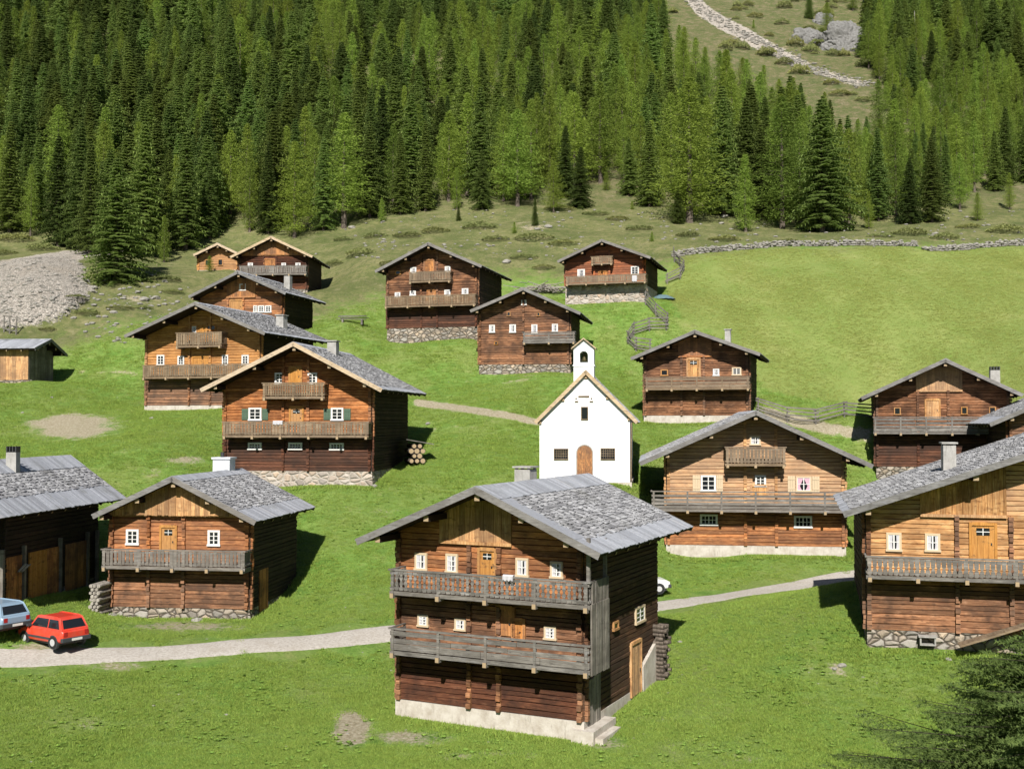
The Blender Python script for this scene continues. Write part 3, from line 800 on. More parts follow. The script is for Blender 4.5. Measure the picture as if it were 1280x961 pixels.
def chimney(par, F_, y, u0, u1, vt, depth, low, kind, W=None):
    (s0, ht), (s1, _) = F_.P(u0, vt, -y), F_.P(u1, vt, -y); w = s1-s0
    mb = MB(); mt = M['concrete'] if kind != 'white' else M['chimney_white']
    top = ht if kind == 'plain' else ht-.16
    mb.hexa([(s0-.02,y,low),(s1+.02,y,low),(s1+.02,y+depth,low),(s0-.02,y+depth,low),(s0,y+.01,top),(s1,y+.01,top),(s1,y+depth-.01,top),(s0,y+depth-.01,top)])
    c = mb.build('chimney', mt, par)
    if kind == 'cap':
        k = MB()
        k.box(s0-.07, s1+.07, y-.07, y+depth+.07, ht-.09, ht-.02)
        for a in (s0+.02, s1-.12):
            for b in (y+.02, y+depth-.12): k.box(a, a+.1, b, b+.1, top, ht-.09)
        k.build('chimney_cap', M['concrete'], c)
    elif kind == 'white':
        k = MB(); k.box(s0-.06, s1+.06, y-.06, y+depth+.06, ht-.16, ht-.06); k.build('chimney_cap', M['chimney_white'], c)
        k = MB(); k.tube([(s0+w*.4, y+depth/2, ht-.06), (s0+w*.4, y+depth/2, ht+.2)], [.1,.1], 10); k.build('flue_pipe', M['iron'], c)
    elif kind == 'crown':
        k = MB()
        for i in range(4):
            a = s0+w*i/3.4
            k.box(a, a+w*.13, y, y+depth, top+.001, ht+.12)
        k.build('chimney_crown', M['iron'], c)
    return c
def house(key, name, label, cat, sp):
    F_, L = FR[key]; W = F_.W; rnd = random.Random(sum(map(ord, key))*13)
    root = empty(name, F_.O, F_.a); tag(root, label, cat, 'timber chalets on the alpine meadow' if cat == 'chalet' else sp.get('group'))
    fo, bo = sp.get('fo', 1.2), sp.get('bo', .9)
    ap, lt, rt = (F_.P(u, v, fo) for u, v in sp['roof'])
    if 'roof_abs' in sp: ap, lt, rt = sp['roof_abs']
    ro, under = roof(root, F_, W, L, fo, bo, ap, lt, rt, rnd, **sp.get('rk', {}))
    xr_ = ap[0]
    hl, hr_ = under(0), under(W); top = under(xr_)
    def clip(z):
        a = 0 if z <= hl else xr_*(z-hl)/(top-hl); b = W if z <= hr_ else W-(W-xr_)*(z-hr_)/(top-hr_)
        return (a, b) if a < b else (xr_, xr_)
    H = lambda v: F_.P(sp.get('uL', 0) or proj(*F_.O)[0], v, 0)[1]
    fh = H(sp['base']) if 'base' in sp else sp.get('base_h', .3)
    # foundation
    mb = MB(); rk = .06
    fm_ = M[sp.get('fmat', 'stone')]
    nsg = 12
    if sp.get('fmat', 'stone') in ('stone', 'stone_pale'):
        rings = []
        def ring(z, e):
            pts = []
            for (ax, ay), (bx_, by) in (((0,0),(W,0)),((W,0),(W,L)),((W,L),(0,L)),((0,L),(0,0))):
                for i in range(nsg):
                    q = i/nsg; x = ax+(bx_-ax)*q; y = ay+(by-ay)*q; d_ = e + .05*noise.noise((x*2.1, y*2.1, z*3)) + .03
                    cx_, cy_ = W/2, L/2; nx_ = -1 if ax == bx_ == 0 else (1 if ax == bx_ else 0); ny_ = -1 if ay == by == 0 else (1 if ay == by else 0)
                    pts.append((x+nx_*d_, y+ny_*d_, z))
            return pts
        zz = [-3, -.3, 0, fh*.35, fh*.7, fh] if fh > .1 else [-3, fh]
        mb.loft([ring(z, .06*(1-max(0, z)/max(fh, .1))) for z in zz])
    else: mb.box(-.06, W+.06, -.07, L+.06, -3, fh)
    mb.build('foundation', fm_, root, smooth=False)
    fr_ = lambda s, o, z: (s, -o, z); rt_ = lambda s, o, z: (W+o, s, z); lf_ = lambda s, o, z: (-o, s, z); bk_ = lambda s, o, z: (W-s, L+o, z)
    cols_s = sorted(F_.P(u, sp['roof'][0][1]+40, .0)[0] for u in sp.get('cols', []))
    z0 = fh; names = sp['walls']
    gv = sp.get('gable')
    for wi, (v1, mt, style) in enumerate(names):
        z1 = H(v1) if v1 else top
        if gv and wi == len(names)-1: z1 = H(gv)
        z1 = min(z1, top)
        mb = MB()
        if style == 'log':
            cuts = [0]+cols_s+[W]
            for a, b in zip(cuts[:-1], cuts[1:]): courses(mb, a+.003, b-.003, z0, z1, clip, fr_, rnd=rnd)
            zc = min(z1, max(hl, hr_))
            ms = MB()
            if z0 < hr_: courses(ms, 0, L, z0, min(z1, hr_), lambda z: (0, L), rt_, rnd=rnd)
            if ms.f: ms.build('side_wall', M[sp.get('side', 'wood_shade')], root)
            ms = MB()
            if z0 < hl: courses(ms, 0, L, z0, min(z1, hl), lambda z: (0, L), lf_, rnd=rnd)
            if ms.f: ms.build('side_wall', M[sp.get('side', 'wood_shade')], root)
            clb = lambda z: (W-clip(z)[1], W-clip(z)[0])
            ms = MB(); courses(ms, 0, W, z0, z1, clb, bk_, ch=.4, rnd=rnd)
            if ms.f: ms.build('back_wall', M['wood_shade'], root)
        else:
            tp = lambda s, z1=z1: min(z1, under(min(max(s, 0), W)))
            boards(mb, 0, W, z0, tp, fr_, rnd=rnd)
            for nm_, a_, f_, b_ in (('side_wall', L, lambda s: min(z1, hr_), rt_), ('side_wall', L, lambda s: min(z1, hl), lf_), ('back_wall', W, lambda s: tp(W-s), bk_)):
                ms = MB(); boards(ms, 0, a_, z0, f_, b_, bw=.25, rnd=rnd); ms.build(nm_, M[mt], root)
        if mb.f: mb.build('wall', M[mt], root)
        # protruding log ends: corners and cross walls
        if style == 'log':
            for ci, cs in enumerate([0, W]+cols_s):
                zt = min(z1, under(min(max(cs, 0), W))-.02); le = MB(); z = z0; k = 0
                if zt-z0 < .15: continue
                while z < zt-.05:
                    h_ = min(.2, zt-z); w = .085+rnd.uniform(-.012, .012)
                    pr = .19+rnd.uniform(-.03, .035) if k % 2 == 0 else .13+rnd.uniform(-.03, .03)
                    xs = cs + (.09 if ci == 0 else (-.09 if ci == 1 else 0))
                    le.box(xs-w, xs+w, -pr, .02, z+.008, z+h_-.012)
                    if ci < 2:
                        pr2 = .16+rnd.uniform(-.03, .03); sx = -1 if ci == 0 else 1
                        x_a, x_b = sorted((cs, cs+sx*pr2)); le.box(x_a, x_b, .02, .19, z+.008, z+h_-.02)
                    z += .2; k += 1
                le.build('log_ends', M[sp.get('endmat', mt)], root)
        z0 = z1
    if gv:
        mb = MB(); g0, g1 = clip(z0)
        if sp.get('gable_x'): g0, g1 = [F_.P(u, gv, 0)[0] for u in sp['gable_x']]
        boards(mb, g0, g1, z0, lambda s: under(s), lambda s, o, z: (s, -o-sp.get('gout', .09), z), rnd=rnd)
        mb.build('gable_boards', M[sp.get('gmat', 'board_honey')], root)
        mb = MB(); mb.box(g0, g1, -.17, -.08, z0-.10, z0+.02); mb.build('gable_beam', M[sp.get('gmat', 'board_honey')], root)
        clb = lambda z: (W-clip(z)[1], W-clip(z)[0])
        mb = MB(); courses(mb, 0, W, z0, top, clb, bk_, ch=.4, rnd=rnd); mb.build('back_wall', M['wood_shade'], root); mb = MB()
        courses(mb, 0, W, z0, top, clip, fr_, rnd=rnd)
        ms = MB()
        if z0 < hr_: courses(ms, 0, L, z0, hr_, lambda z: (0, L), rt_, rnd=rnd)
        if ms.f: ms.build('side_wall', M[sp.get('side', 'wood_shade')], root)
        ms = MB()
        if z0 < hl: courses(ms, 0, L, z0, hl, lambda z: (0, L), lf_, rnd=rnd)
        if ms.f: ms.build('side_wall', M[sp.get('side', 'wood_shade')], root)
        mb.build('wall', M[names[-1][1]], root)
    for w in sp.get('win', []):
        window(root, F_, w[:4], w[4], rnd=rnd, side=(w[5] if len(w) > 5 else None))
    for q, m_ in sp.get('shut', []): shutter(root, F_, q, M[m_])
    for d_ in sp.get('door', []): door(root, F_, d_[0], **d_[1])
    bl = []
    for b in sp.get('balc', []):
        bl.append(balcony(root, F_, *b, rnd))
    for c in sp.get('chim', []): chimney(root, F_, *c)
    return root, F_, W, L, bl, under, rnd
def Zm(ox, oy, k): return lambda *q: tuple((ox if i % 2 == 0 else oy) + k*c for i, c in enumerate(q))
def wz(z, lst): return [z(*q[:4]) + tuple(q[4:]) for q in lst]
# --- A: the big foreground chalet
z = Zm(440, 560, .385)
rootA, FA, WA, LA, blA, unA, rA = house('A', 'chalet', 'tall three storey timber chalet in the foreground with carved upper balcony', 'chalet', dict(
    roof=[(594,609),(446,674),(749,692)], gout=.09, fo=1.65, bo=1.0, base=873, side='wood_side', fmat='plinth', rk=dict(rb=.95, eb=1.0, vb=.95),
    walls=[(806,'wood_red','log'),(735,'wood_brown','log'),(None,'wood_orange','log')], endmat='wood_brown',
    cols=[588,625], gable=672, gable_x=(551,641), gmat='board_honey',
    win=wz(z, [(206,338,245,396,'curtain'),(306,341,345,405,'cream'),(533,355,574,417,'curtain'),(645,366,686,422,'cream'),
               (215,538,249,579,'cream'),(335,550,371,592,'curtain'),(625,575,664,622,'cream')])
        + [z(918,518,948,558)+('cream',1), z(846,565,862,585)+('dark',1)],
    door=[(z(418,332,464,428), {}), (z(478,520,522,610), dict(mat='board_orange', pane=False)), (z(528,560,556,625), dict(mat='board_orange', pane=False)),
          (z(905,640,934,790), dict(mat='board_honey', pane=False, side=1))],
    balc=[(488,737,785.5,813,1.15,'rails','rail_grey'),(488,737,712.5,738.5,1.15,'carved','rail_grey')],
    chim=[(6.4,643,662,582,.75,3.2,'cap')]))
(_, s0l, s1l, hdl, hrl), (_, s0u, s1u, hdu, hru) = blA
mb = MB()
boards(mb, -1.15, .55, hdl-.16, lambda s: hdu+.05, lambda s, o, z: (s1u+.06+o, s, z), bw=.2, rnd=rA, th=.03)
boards(mb, -1.0, .60, hdu+.06, lambda s: hru+.05, lambda s, o, z: (s1u+.03+o, s, z), bw=.2, rnd=rA, th=.03)
mb.build('end_screen', M['board_grey'], rootA)
mb = MB(); mb.box(s1u-.14, s1u-.02, -1.10, -.98, hru, unA(WA)+.05); mb.build('balcony_post', M['rail_grey'], rootA)
mb = MB(); mb.box(s1u-.12, s1u, .45, .57, hru, unA(WA)-.1); mb.build('balcony_post', M['rail_grey'], rootA)
mb = MB(); mb.box(s1u-.40, s1u+.0, .0, .5, hdu-.05, hdu); mb.build('deck_return', M['rail_grey'], rootA)
mb = MB(); mb.box(s1u-.40, s1u+.0, .0, .5, hdl-.05, hdl); mb.build('deck_return', M['rail_grey'], rootA)
# grey concrete buttress and leaning boards on the shady side
y0_, h1_ = FA.S(*z(932,640), WA); y1_, _ = FA.S(*z(988,640), WA)
mb = MB(); mb.hexa([(WA+.04, y0_, -2), (WA+.22, y0_, -2), (WA+.22, LA+.1, -2), (WA+.04, LA+.1, -2), (WA+.04, y0_, h1_*.62), (WA+.18, y0_, h1_*.62), (WA+.18, LA+.1, h1_+.15), (WA+.04, LA+.1, h1_+.15)])
mb.build('concrete_buttress', M['plinth'], rootA)
mb = MB(); boards(mb, .35, 1.5, .25, lambda s: 1.95+.1*s, lambda s, o, z: (WA+.07+o, s, z), bw=.22, rnd=rA); mb.build('barn_door', M['board_grey'], rootA)
mb = MB(); mb.box(WA-.35, WA+.50, -.28, 2.0, -1.5, .36); mb.box(WA-.1, WA+.80, -.12, 1.7, -1.5, .12)
mb.build('stone_step', M['plinth'], rootA)
# --- C
z = Zm(100, 540, .2705)
rootC, FC, WC, LC, blC, unC, rC = house('C', 'chalet', 'small chalet beside the red car with pale boarded gable, picket balcony and white chimney', 'chalet', dict(
    roof=[(215,596),(116,643),(319,651)], fo=1.15, bo=.9, base=757.5, fmat='stone', rk=dict(rb=.45, eb=1.15, vb=.1),
    walls=[(710,'wood_brown','log'),(642,'wood_orange','log'),(None,'wood_dark','log')], cols=[187.5,231],
    gable=642, gmat='board_honey', gout=.35,
    win=wz(z, [(215,448,273,520,'white'),(592,452,648,525,'white')]),
    door=[(z(380,440,440,560), {})],
    balc=[(128,306,687,707,.95,'pickets','rail_grey')], chim=[(5.6,266,287,570,.8,3.4,'white')]))
mb = MB(); boards(mb, 1.2, 2.4, .2, lambda s: 2.2, lambda s, o, z: (WC+.06+o, s, z), bw=.22, rnd=rC); mb.build('barn_door', M['board_orange'], rootC)
# --- D
z = Zm(240, 410, .2344)
house('D', 'chalet', 'chalet with green shutters, fresh tan verge boards, two balconies and a rubble stone base', 'chalet', dict(
    roof=[(366.6,428),(251,486),(477,486)], fo=1.65, bo=1.0, base=588, fmat='stone_pale', rk=dict(rb=.3, eb=.6, vb=.35, fascia='fascia_tan'),
    walls=[(545,'wood_red','log'),(None,'wood_orange','log')], cols=[355,386],
    win=wz(z, [(443,238,492,296,'white'),(618,238,668,296,'white'),(303,425,372,492,'white'),(742,425,808,492,'white'),
               (515,610,588,648,'multi'),(735,612,810,650,'multi'),(300,610,372,648,'multi')]),
    shut=[(z(266,430,302,490),'green_paint'),(z(374,430,406,490),'green_paint'),(z(702,430,740,490),'green_paint'),(z(810,430,846,490),'green_paint')],
    door=[(z(525,215,580,298), dict(pane=False)), (z(528,428,588,520), {})],
    balc=[(z(165,500)[0], z(940,500)[0], 528, 544, 1.0, 'pickets', 'rail_tan'), (z(378,500)[0], z(706,500)[0], 479.5, 496, .85, 'slats', 'rail_tan')],
    chim=[(4.0,409,420,425,.7,5.6,'cap')]))
# --- R
z = Zm(150, 280, .25)
house('R', 'chalet', 'bright orange chalet with slatted tan balconies, just behind the one with green shutters', 'chalet', dict(
    roof=[(243.7,378),(156,419),(331,415.5)], fo=1.9, bo=1.0, base=507, fmat='plinth', rk=dict(rb=.3, eb=.5, vb=.2),
    walls=[(474,'wood_brown','log'),(None,'wood_new','log')], cols=[238,264],
    win=wz(z, [(186,655,223,706,'white'),(290,660,322,706,'white'),(512,655,542,705,'white'),(610,655,645,702,'white'),(362,512,384,548,'small'),(436,505,480,530,'dark')]),
    door=[(z(390,505,432,560), dict(pane=False)), (z(368,668,452,715), dict(pane=False))],
    balc=[(z(115,700)[0], z(700,700)[0], 457.5, 471.5, 1.0, 'pickets', 'rail_tan'), (z(282,560)[0], z(508,560)[0], 417, 432.5, .9, 'pickets', 'rail_tan')],
    chim=[(5.0,345,354,393,.7,5,'cap')]))
# --- S
house('S', 'chalet', 'brown chalet with a blue-grey roof squeezed between two other chalets, triple white window', 'chalet', dict(
    roof=[(297.3,339),(236,370),(357,365.5)], fo=1.5, bo=.9, base=423, fmat='stone', rk=dict(rb=.3, eb=.5, vb=.2),
    walls=[(395,'wood_brown','log'),(None,'wood_orange','log')], cols=[285.5,305],
    gable=372.5, gable_x=(284,320), gmat='board_orange',
    win=wz(z, [(668,408,688,440,'white'),(692,408,722,442,'white'),(726,408,758,442,'white'),(598,300,630,332,'white')]),
    door=[(z(555,385,610,440), dict(pane=False))], chim=[(3.4,355,362,345,.6,4,'plain')]))
# --- T
house('T', 'chalet', 'uppermost left chalet with pale verge boards, boarded gable and grey balcony', 'chalet', dict(
    roof=[(338.6,295.5),(288,320.5),(390.5,320)], fo=1.1, bo=.8, base=362, fmat='stone', rk=dict(rb=.3, eb=.5, vb=.2, fascia='fascia_tan'),
    walls=[(342,'wood_red','log'),(None,'wood_red','log')], cols=[330,345.5], gable=319, gmat='board_orange', gout=.2,
    win=wz(z, [(640,195,665,218,'small'),(808,195,830,218,'small'),(878,195,903,218,'small')]),
    door=[(z(722,180,772,225), dict(pane=False, mat='board_orange'))],
    balc=[(z(598,250)[0], z(932,250)[0], 333, 342.5, 1.0, 'pickets', 'rail_grey')]))
# --- Q small orange hut
house('Q', 'hut', 'small bright orange new timber hut with two dark windows at the forest edge', 'hut', dict(
    roof=[(271.6,304),(242,318),(299,317)], fo=1.0, bo=.6, base=338, fmat='plinth', rk=dict(rb=.2, eb=.4, vb=.1, fascia='fascia_tan'),
    walls=[(None,'wood_new','log')], win=wz(z, [(425,178,455,210,'dark'),(490,176,515,208,'dark')])))
# --- N
z = Zm(460, 290, .3125)
house('N', 'chalet', 'tall brown chalet with yellowish picket balconies and rubble base, left of centre on the slope', 'chalet', dict(
    roof=[(535,303.4),(469,338.3),(602,331.8)], fo=1.3, bo=.9, base=411, fmat='stone', rk=dict(rb=.3, eb=.5, vb=.2),
    walls=[(383,'wood_red','log'),(None,'wood_brown','log')], cols=[527,547],
    win=wz(z, [(170,142,194,166,'small'),(308,138,330,158,'small'),(108,242,130,260,'small'),(168,236,192,254,'small'),(306,232,330,254,'small'),(376,226,402,250,'small'),(110,155,132,170,'dark')]),
    door=[(z(228,115,262,165), dict(pane=False, mat='board_orange')), (z(240,235,268,275), dict(pane=False, mat='board_orange'))],
    balc=[(z(68,255)[0], z(430,255)[0], 371.5, 383, 1.0, 'slats', 'rail_tan'), (z(165,160)[0], z(330,160)[0], 341, 352, .85, 'slats', 'rail_tan')]))
# --- O
house('O', 'chalet', 'plain brown chalet with four narrow windows and one short grey balcony', 'chalet', dict(
    roof=[(654,359.7),(588,387.7),(725.5,390.5)], fo=1.2, bo=.9, base=456, fmat='stone', rk=dict(rb=.3, eb=.5, vb=.2),
    walls=[(None,'wood_brown','log')], cols=[654.5],
    win=wz(z, [(485,372,508,402,'small'),(566,370,592,402,'small'),(654,370,678,404,'small'),(736,368,760,400,'small'),(614,272,634,292,'small'),(556,320,570,336,'dark'),(676,322,688,336,'dark'),(506,438,520,450,'dark')]),
    balc=[(z(620,440)[0], z(828,440)[0], 416, 427.5, .9, 'rails', 'rail_grey')]))
# --- P
house('P', 'chalet', 'rust orange chalet standing on a pale masonry ground storey beside the field wall', 'chalet', dict(
    roof=[(752,299.4),(697,326),(813,321)], fo=1.3, bo=.9, base=358, fmat='stone_pale', rk=dict(rb=.3, eb=.5, vb=.2),
    walls=[(None,'wood_rust','log')], cols=[743,762],
    win=wz(z, [(838,150,868,180,'small'),(1052,138,1084,170,'white')]),
    door=[(z(925,160,955,190), dict(pane=False, mat='board_orange'))],
    balc=[(z(792,205)[0], z(1112,205)[0], 346.5, 355, 1.1, 'pickets', 'rail_tan'), (z(893,120)[0], z(978,120)[0], 321.5, 329.5, .8, 'pickets', 'rail_tan')]))
# --- I
z = Zm(640, 410, .2656)
rootI, FI, WI, LI, blI, unI, rI = house('I', 'chalet', 'dark roofed chalet on a low pale plinth just behind and right of the chapel', 'chalet', dict(
    roof=[(868.4,413),(788.7,447),(950,441.5)], fo=1.55, bo=.9, base=519.5, fmat='plinth', rk=dict(rb=.3, eb=.5, vb=.2),
    walls=[(487,'wood_brown','log'),(None,'wood_brown','log')], cols=[852,880], gable=446, gable_x=(848,890), gmat='wood_orange',
    win=wz(z, [(946,192,976,224,'small'),(1035,185,1080,222,'cream'),(700,195,735,224,'dark')]),
    door=[(z(828,148,882,230), dict(mat='board_honey'))],
    balc=[(z(628,240)[0], z(1118,240)[0], 472.5, 485.5, 1.05, 'rails', 'rail_tan')],
    chim=[(4.6,906,913,411,.6,5,'cap')]))
# --- E
z = Zm(790, 500, .25)
house('E', 'chalet', 'broad pale honey chalet with a long grey rail balcony and pink curtains, right of centre', 'chalet', dict(
    roof=[(945,513.7),(800,577.5),(1091,581)], fo=1.6, bo=1.0, base=680.5, fmat='plinth', rk=dict(rb=.3, eb=.5, vb=.2),
    walls=[(638,'wood_orange','log'),(None,'wood_honey','log')], cols=[931,969.5],
    win=wz(z, [(343,375,420,455,'white'),(818,380,898,458,'pink'),(614,375,670,432,'white'),(588,178,643,225,'curtain'),(340,570,428,625,'multi'),(810,578,900,638,'multi')]),
    shut=[(z(303,374,341,456),'cream'),(z(778,378,816,458),'cream'),(z(900,380,938,460),'cream'),(z(422,374,455,456),'cream')],
    door=[(z(600,432,672,475), dict(pane=False, mat='board_honey'))],
    balc=[(z(98,455)[0], z(1150,455)[0], 614.5, 636, 1.15, 'low_rails', 'rail_grey'), (z(467,240)[0], z(768,240)[0], 559.5, 579.5, .95, 'pickets', 'rail_tan')],
    chim=[]))
# --- G
z = Zm(940, 430, .2656)
house('G', 'chalet', 'brown chalet below the hay field with upright gable boards and long grey rail balcony', 'chalet', dict(
    roof=[(1182,448.6),(1077,496.4),(1278.6,492.4)], fo=1.5, bo=.9, base=583, fmat='stone', rk=dict(rb=.25, eb=.4, vb=.1),
    walls=[(541,'wood_red','log'),(None,'wood_brown','log')], cols=[1147,1185], gable=488.5, gable_x=(1145,1203), gmat='board_honey',
    win=wz(z, [(668,298,700,332,'dark'),(984,295,1014,330,'dark'),(1115,295,1148,330,'dark')]),
    door=[(z(820,265,880,350), dict(pane=False, mat='board_honey'))],
    balc=[(z(572,345)[0], z(1198,345)[0], 522, 540, 1.05, 'rails', 'rail_grey')], chim=[(3.6,1238,1250,460,.8,4,'crown')]))
# --- F
z = Zm(1040, 540, .3019)
ftip = FR['F'][0].P(1055, 640, 1.4); fp2 = FR['F'][0].P(1280, 568, 1.4); fsl = (fp2[1]-ftip[1])/(fp2[0]-ftip[0]); fap = (8.1, ftip[1] + (8.1-ftip[0])*fsl)
rootF, FF, WF, LF, blF, unF, rF = house('F', 'chalet', 'large chalet at the right edge with varnished door, picket balcony and dry stone base', 'chalet', dict(
    roof=[(1300,545),(1055,640),(1500,640)], roof_abs=(fap, ftip, (14.4, fap[1]-(14.4-8.1)*fsl)), fo=1.4, bo=.9, base=786, fmat='stone', rk=dict(rb=.3, eb=.4, vb=.1),
    walls=[(722,'wood_brown','log'),(None,'wood_honey','log')], cols=[1194.5,1262], gable=641, gable_x=(1150,1258), gmat='board_honey', endmat='wood_brown',
    win=wz(z, [(224,414,288,492,'curtain'),(384,418,448,494,'curtain')]),
    door=[(z(578,385,672,525), {})],
    balc=[(1083,1470,696,719,1.0,'notched','rail_grey')], chim=[(2.6,1179,1195,552,.8,3.0,'cap')]))
# --- J beyond the right edge
jt = FR['J'][0].P(1237.5, 529, 1.2); ja = (4.5, jt[1]+(4.5-jt[0])*.45)
house('J', 'chalet', 'grey roofed chalet at the far right edge, only its sloping eave showing', 'chalet', dict(
    roof=[(1330,490),(1237,529),(1400,529)], roof_abs=(ja, jt, (9.0-jt[0], jt[1])), fo=1.2, bo=.9, base_h=.5, fmat='stone', rk=dict(rb=.3, eb=1.2, vb=.2),
    walls=[(570,'wood_brown','log'),(None,'wood_brown','log')]))
# --- B barn on the left, its side faces the red car
z = Zm(0, 540, .3019)
FB, LB = FR['B']; WB = FB.W
be = FB.P(157, 622, -(LB+1.1)); bridge = FB.P(87.6, 569.5, -(LB+1.1))
rootB, FB, WB, LB, blB, unB, rB = house('B', 'barn', 'long dark barn with grey shingle roof and plank doors, behind the cars', 'barn', dict(
    roof=[(0,570),(-100,620),(60,620)], roof_abs=(bridge, (2*bridge[0]-be[0], be[1]), be), fo=3.6, bo=1.1, base_h=.15, fmat='stone', rk=dict(rb=.95, eb=1.25, vb=.3),
    walls=[(None,'wood_dark','log')],
    chim=[]))
c_ = [(5.5, 6.0)]
s0_, h0_ = FB.P(7, 560, -9.0); s1_, _ = FB.P(24, 560, -9.0)
chimney(rootB, FB, 3.3, 7.5, 20, 561, .4, 3.5, 'crown')
for (a, b, c, d, mt) in ((118,520,188,672,'door_new'),(270,515,352,632,'door_new'),(20,520,84,684,'board_orange'),(190,520,240,655,'board_orange')):
    y0_, h1_ = FB.S(*z(a, b), WB+.06); y1_, h0_ = FB.S(*z(b and c, d), WB+.06)
    mb = MB(); boards(mb, min(y0_,y1_), max(y0_,y1_), -.05, lambda s: 2.2, lambda s, o, z: (WB+.10+o, s, z), bw=.24, rnd=rB); mb.build('barn_door', M['door_new' if a == 118 else 'board_orange'], rootB)
for a in (5, 95, 245, 358, 398):
    y0_, _ = FB.S(*z(a, 600), WB+.1); mb = MB(); mb.box(WB+.06, WB+.22, y0_-.08, y0_+.08, -.5, 2.6); mb.build('post', M['board_grey'], rootB)
mb = MB()
for i in range(5): mb.tube([(WB+.3, FB.S(*z(50,560), WB)[0]+.12*i, 1.5+.05*math.sin(i*2)), (WB+.34, FB.S(*z(50,560), WB)[0]+.12*i+.5, 1.75+.05*math.cos(i))], [.05,.03], 6)
mb.build('hanging_tool_bundle', M['dead'], rootB)
# --- K small shed, eave side to the camera
FK, LK = FR['K']
k_t = FK.S if False else None
rootK, FK, WK, LK, _, unK, rK = house('K', 'shed', 'low plank shed with sheet roof at the left edge below the gravel heap', 'shed', dict(
    roof=[(55,421),(35,438),(73,436)], roof_abs=((2.0,3.55),(-.75,2.65),(4.9,2.45)), fo=.9, bo=.5, base_h=.12, fmat='stone', rk=dict(rb=.2, eb=.3, vb=.1, shingle=False),
    walls=[(None,'board_grey','board')]))
mb = MB(); boards(mb, 0, LK, .1, lambda s: unK(0)-.02, lambda s, o, z: (-.07-o, s, z), bw=.26, rnd=rK); mb.build('plank_cladding', M['board_honey'], rootK)
# --- chapel
z = Zm(640, 410, .2656)
FZ, LZ = FR['Z']; WZ = FZ.W; rz_ = random.Random(5)
chapel = empty('chapel', FZ.O, FZ.a); tag(chapel, 'small white chapel with bell turret and arched wooden door in the middle of the village', 'chapel')
(apx, aph) = FZ.P(729.3, 463, .25); (lx, lh) = FZ.P(668.7, 526.5, .25); (rx, rh) = FZ.P(796.7, 527.5, .25)
apx = (lx+rx)/2; sl = (aph-lh)/(apx-lx)
def zu(x): return aph-abs(x-apx)*sl-.22
mb = MB(); pf = [(0,-3),(WZ,-3),(WZ,zu(WZ)),(apx,zu(apx)),(0,zu(0))]
mb.loft([[(x, 0, h) for x, h in pf], [(x, LZ, h) for x, h in pf]]); mb.build('wall', M['plaster_white'], chapel)
mb = MB(); mb.box(-.12, WZ+.12, -.12, LZ+.1, -3, .12); mb.build('plinth', M['plinth'], chapel)
lt_, rt__ = (lx, lh), (2*apx-lx, lh)
roof(chapel, FZ, WZ, LZ, .25, .3, (apx, aph), lt_, rt__, rz_, fascia='fascia_tan', rb=.2, eb=.3, vb=.1, th=.12)
t0, t1 = FZ.P(717, 460, .03)[0], FZ.P(742.3, 460, .03)[0]
_, te = FZ.P(729, 434.5, .05); _, ta = FZ.P(729, 422, .2); _, tband = FZ.P(729, 457, .05)
tx = (t0+t1)/2; td = 1.15
ob0, obt = FZ.P(724.6, 453, .05); ob1, obh = FZ.P(735, 438.5, .05)
# turret with a real arched belfry opening
mb = MB(); bt = zu(tx)-1.6
mb.box(t0, t1, -.03, td, bt, obt)
arc = [(tx + (ob1-ob0)/2*math.cos(a_), obh-(ob1-ob0)/2 + (ob1-ob0)/2*math.sin(a_)) for a_ in [math.pi*i/8 for i in range(9)]]
mb.box(t0, ob0, -.03, td, obt, arc[0][1]); mb.box(ob1, t1, -.03, td, obt, arc[0][1])
for (xa, za), (xb, zb) in zip(arc[:-1], arc[1:]):
    tpa = te+ (ta-te-.1)*(1-abs(xa-tx)/((t1-t0)/2)); tpb = te+(ta-te-.1)*(1-abs(xb-tx)/((t1-t0)/2))
    mb.hexa([(xb,-.03,zb),(xa,-.03,za),(xa,td,za),(xb,td,zb),(xb,-.03,tpb),(xa,-.03,tpa),(xa,td,tpa),(xb,td,tpb)])
for xa, xb in ((t0, ob0), (ob1, t1)):
    tpa = te+(ta-te-.1)*(1-abs(xa-tx)/((t1-t0)/2)); tpb = te+(ta-te-.1)*(1-abs(xb-tx)/((t1-t0)/2))
    mb.hexa([(xa,-.03,arc[0][1]),(xb,-.03,arc[0][1]),(xb,td,arc[0][1]),(xa,td,arc[0][1]),(xa,-.03,tpa),(xb,-.03,tpb),(xb,td,tpb),(xa,td,tpa)])
tur = mb.build('bell_turret', M['plaster_white'], chapel)
mb = MB(); mb.box(t0-.05, t1+.05, -.09, td+.05, tband-.03, tband+.05); mb.build('string_course', M['plaster_white'], tur)
mb = MB(); hw = (t1-t0)/2+.14
for sg in (-1, 1):
    a_ = (tx, ta); b_ = (tx+sg*hw, te-.02)
    mb.hexa([(a_[0],-.22,a_[1]-.09),(b_[0],-.22,b_[1]-.09),(b_[0],td+.15,b_[1]-.09),(a_[0],td+.15,a_[1]-.09),(a_[0],-.22,a_[1]),(b_[0],-.22,b_[1]),(b_[0],td+.15,b_[1]),(a_[0],td+.15,a_[1])])
mb.build('turret_roof', M['fascia_tan'], tur)
mb = MB(); bz = obh-.18; r_ = [.04,.10,.13,.16,.22]
mb.tube([(tx, .5, bz-.02), (tx, .5, bz-.06), (tx, .5, bz-.2), (tx, .5, bz-.32), (tx, .5, bz-.42)], r_, 12); mb.tube([(t0+.1, .5, bz+.02), (t1-.1, .5, bz+.02)], [.03,.03], 6)
mb.build('bell', M['bronze'], tur)
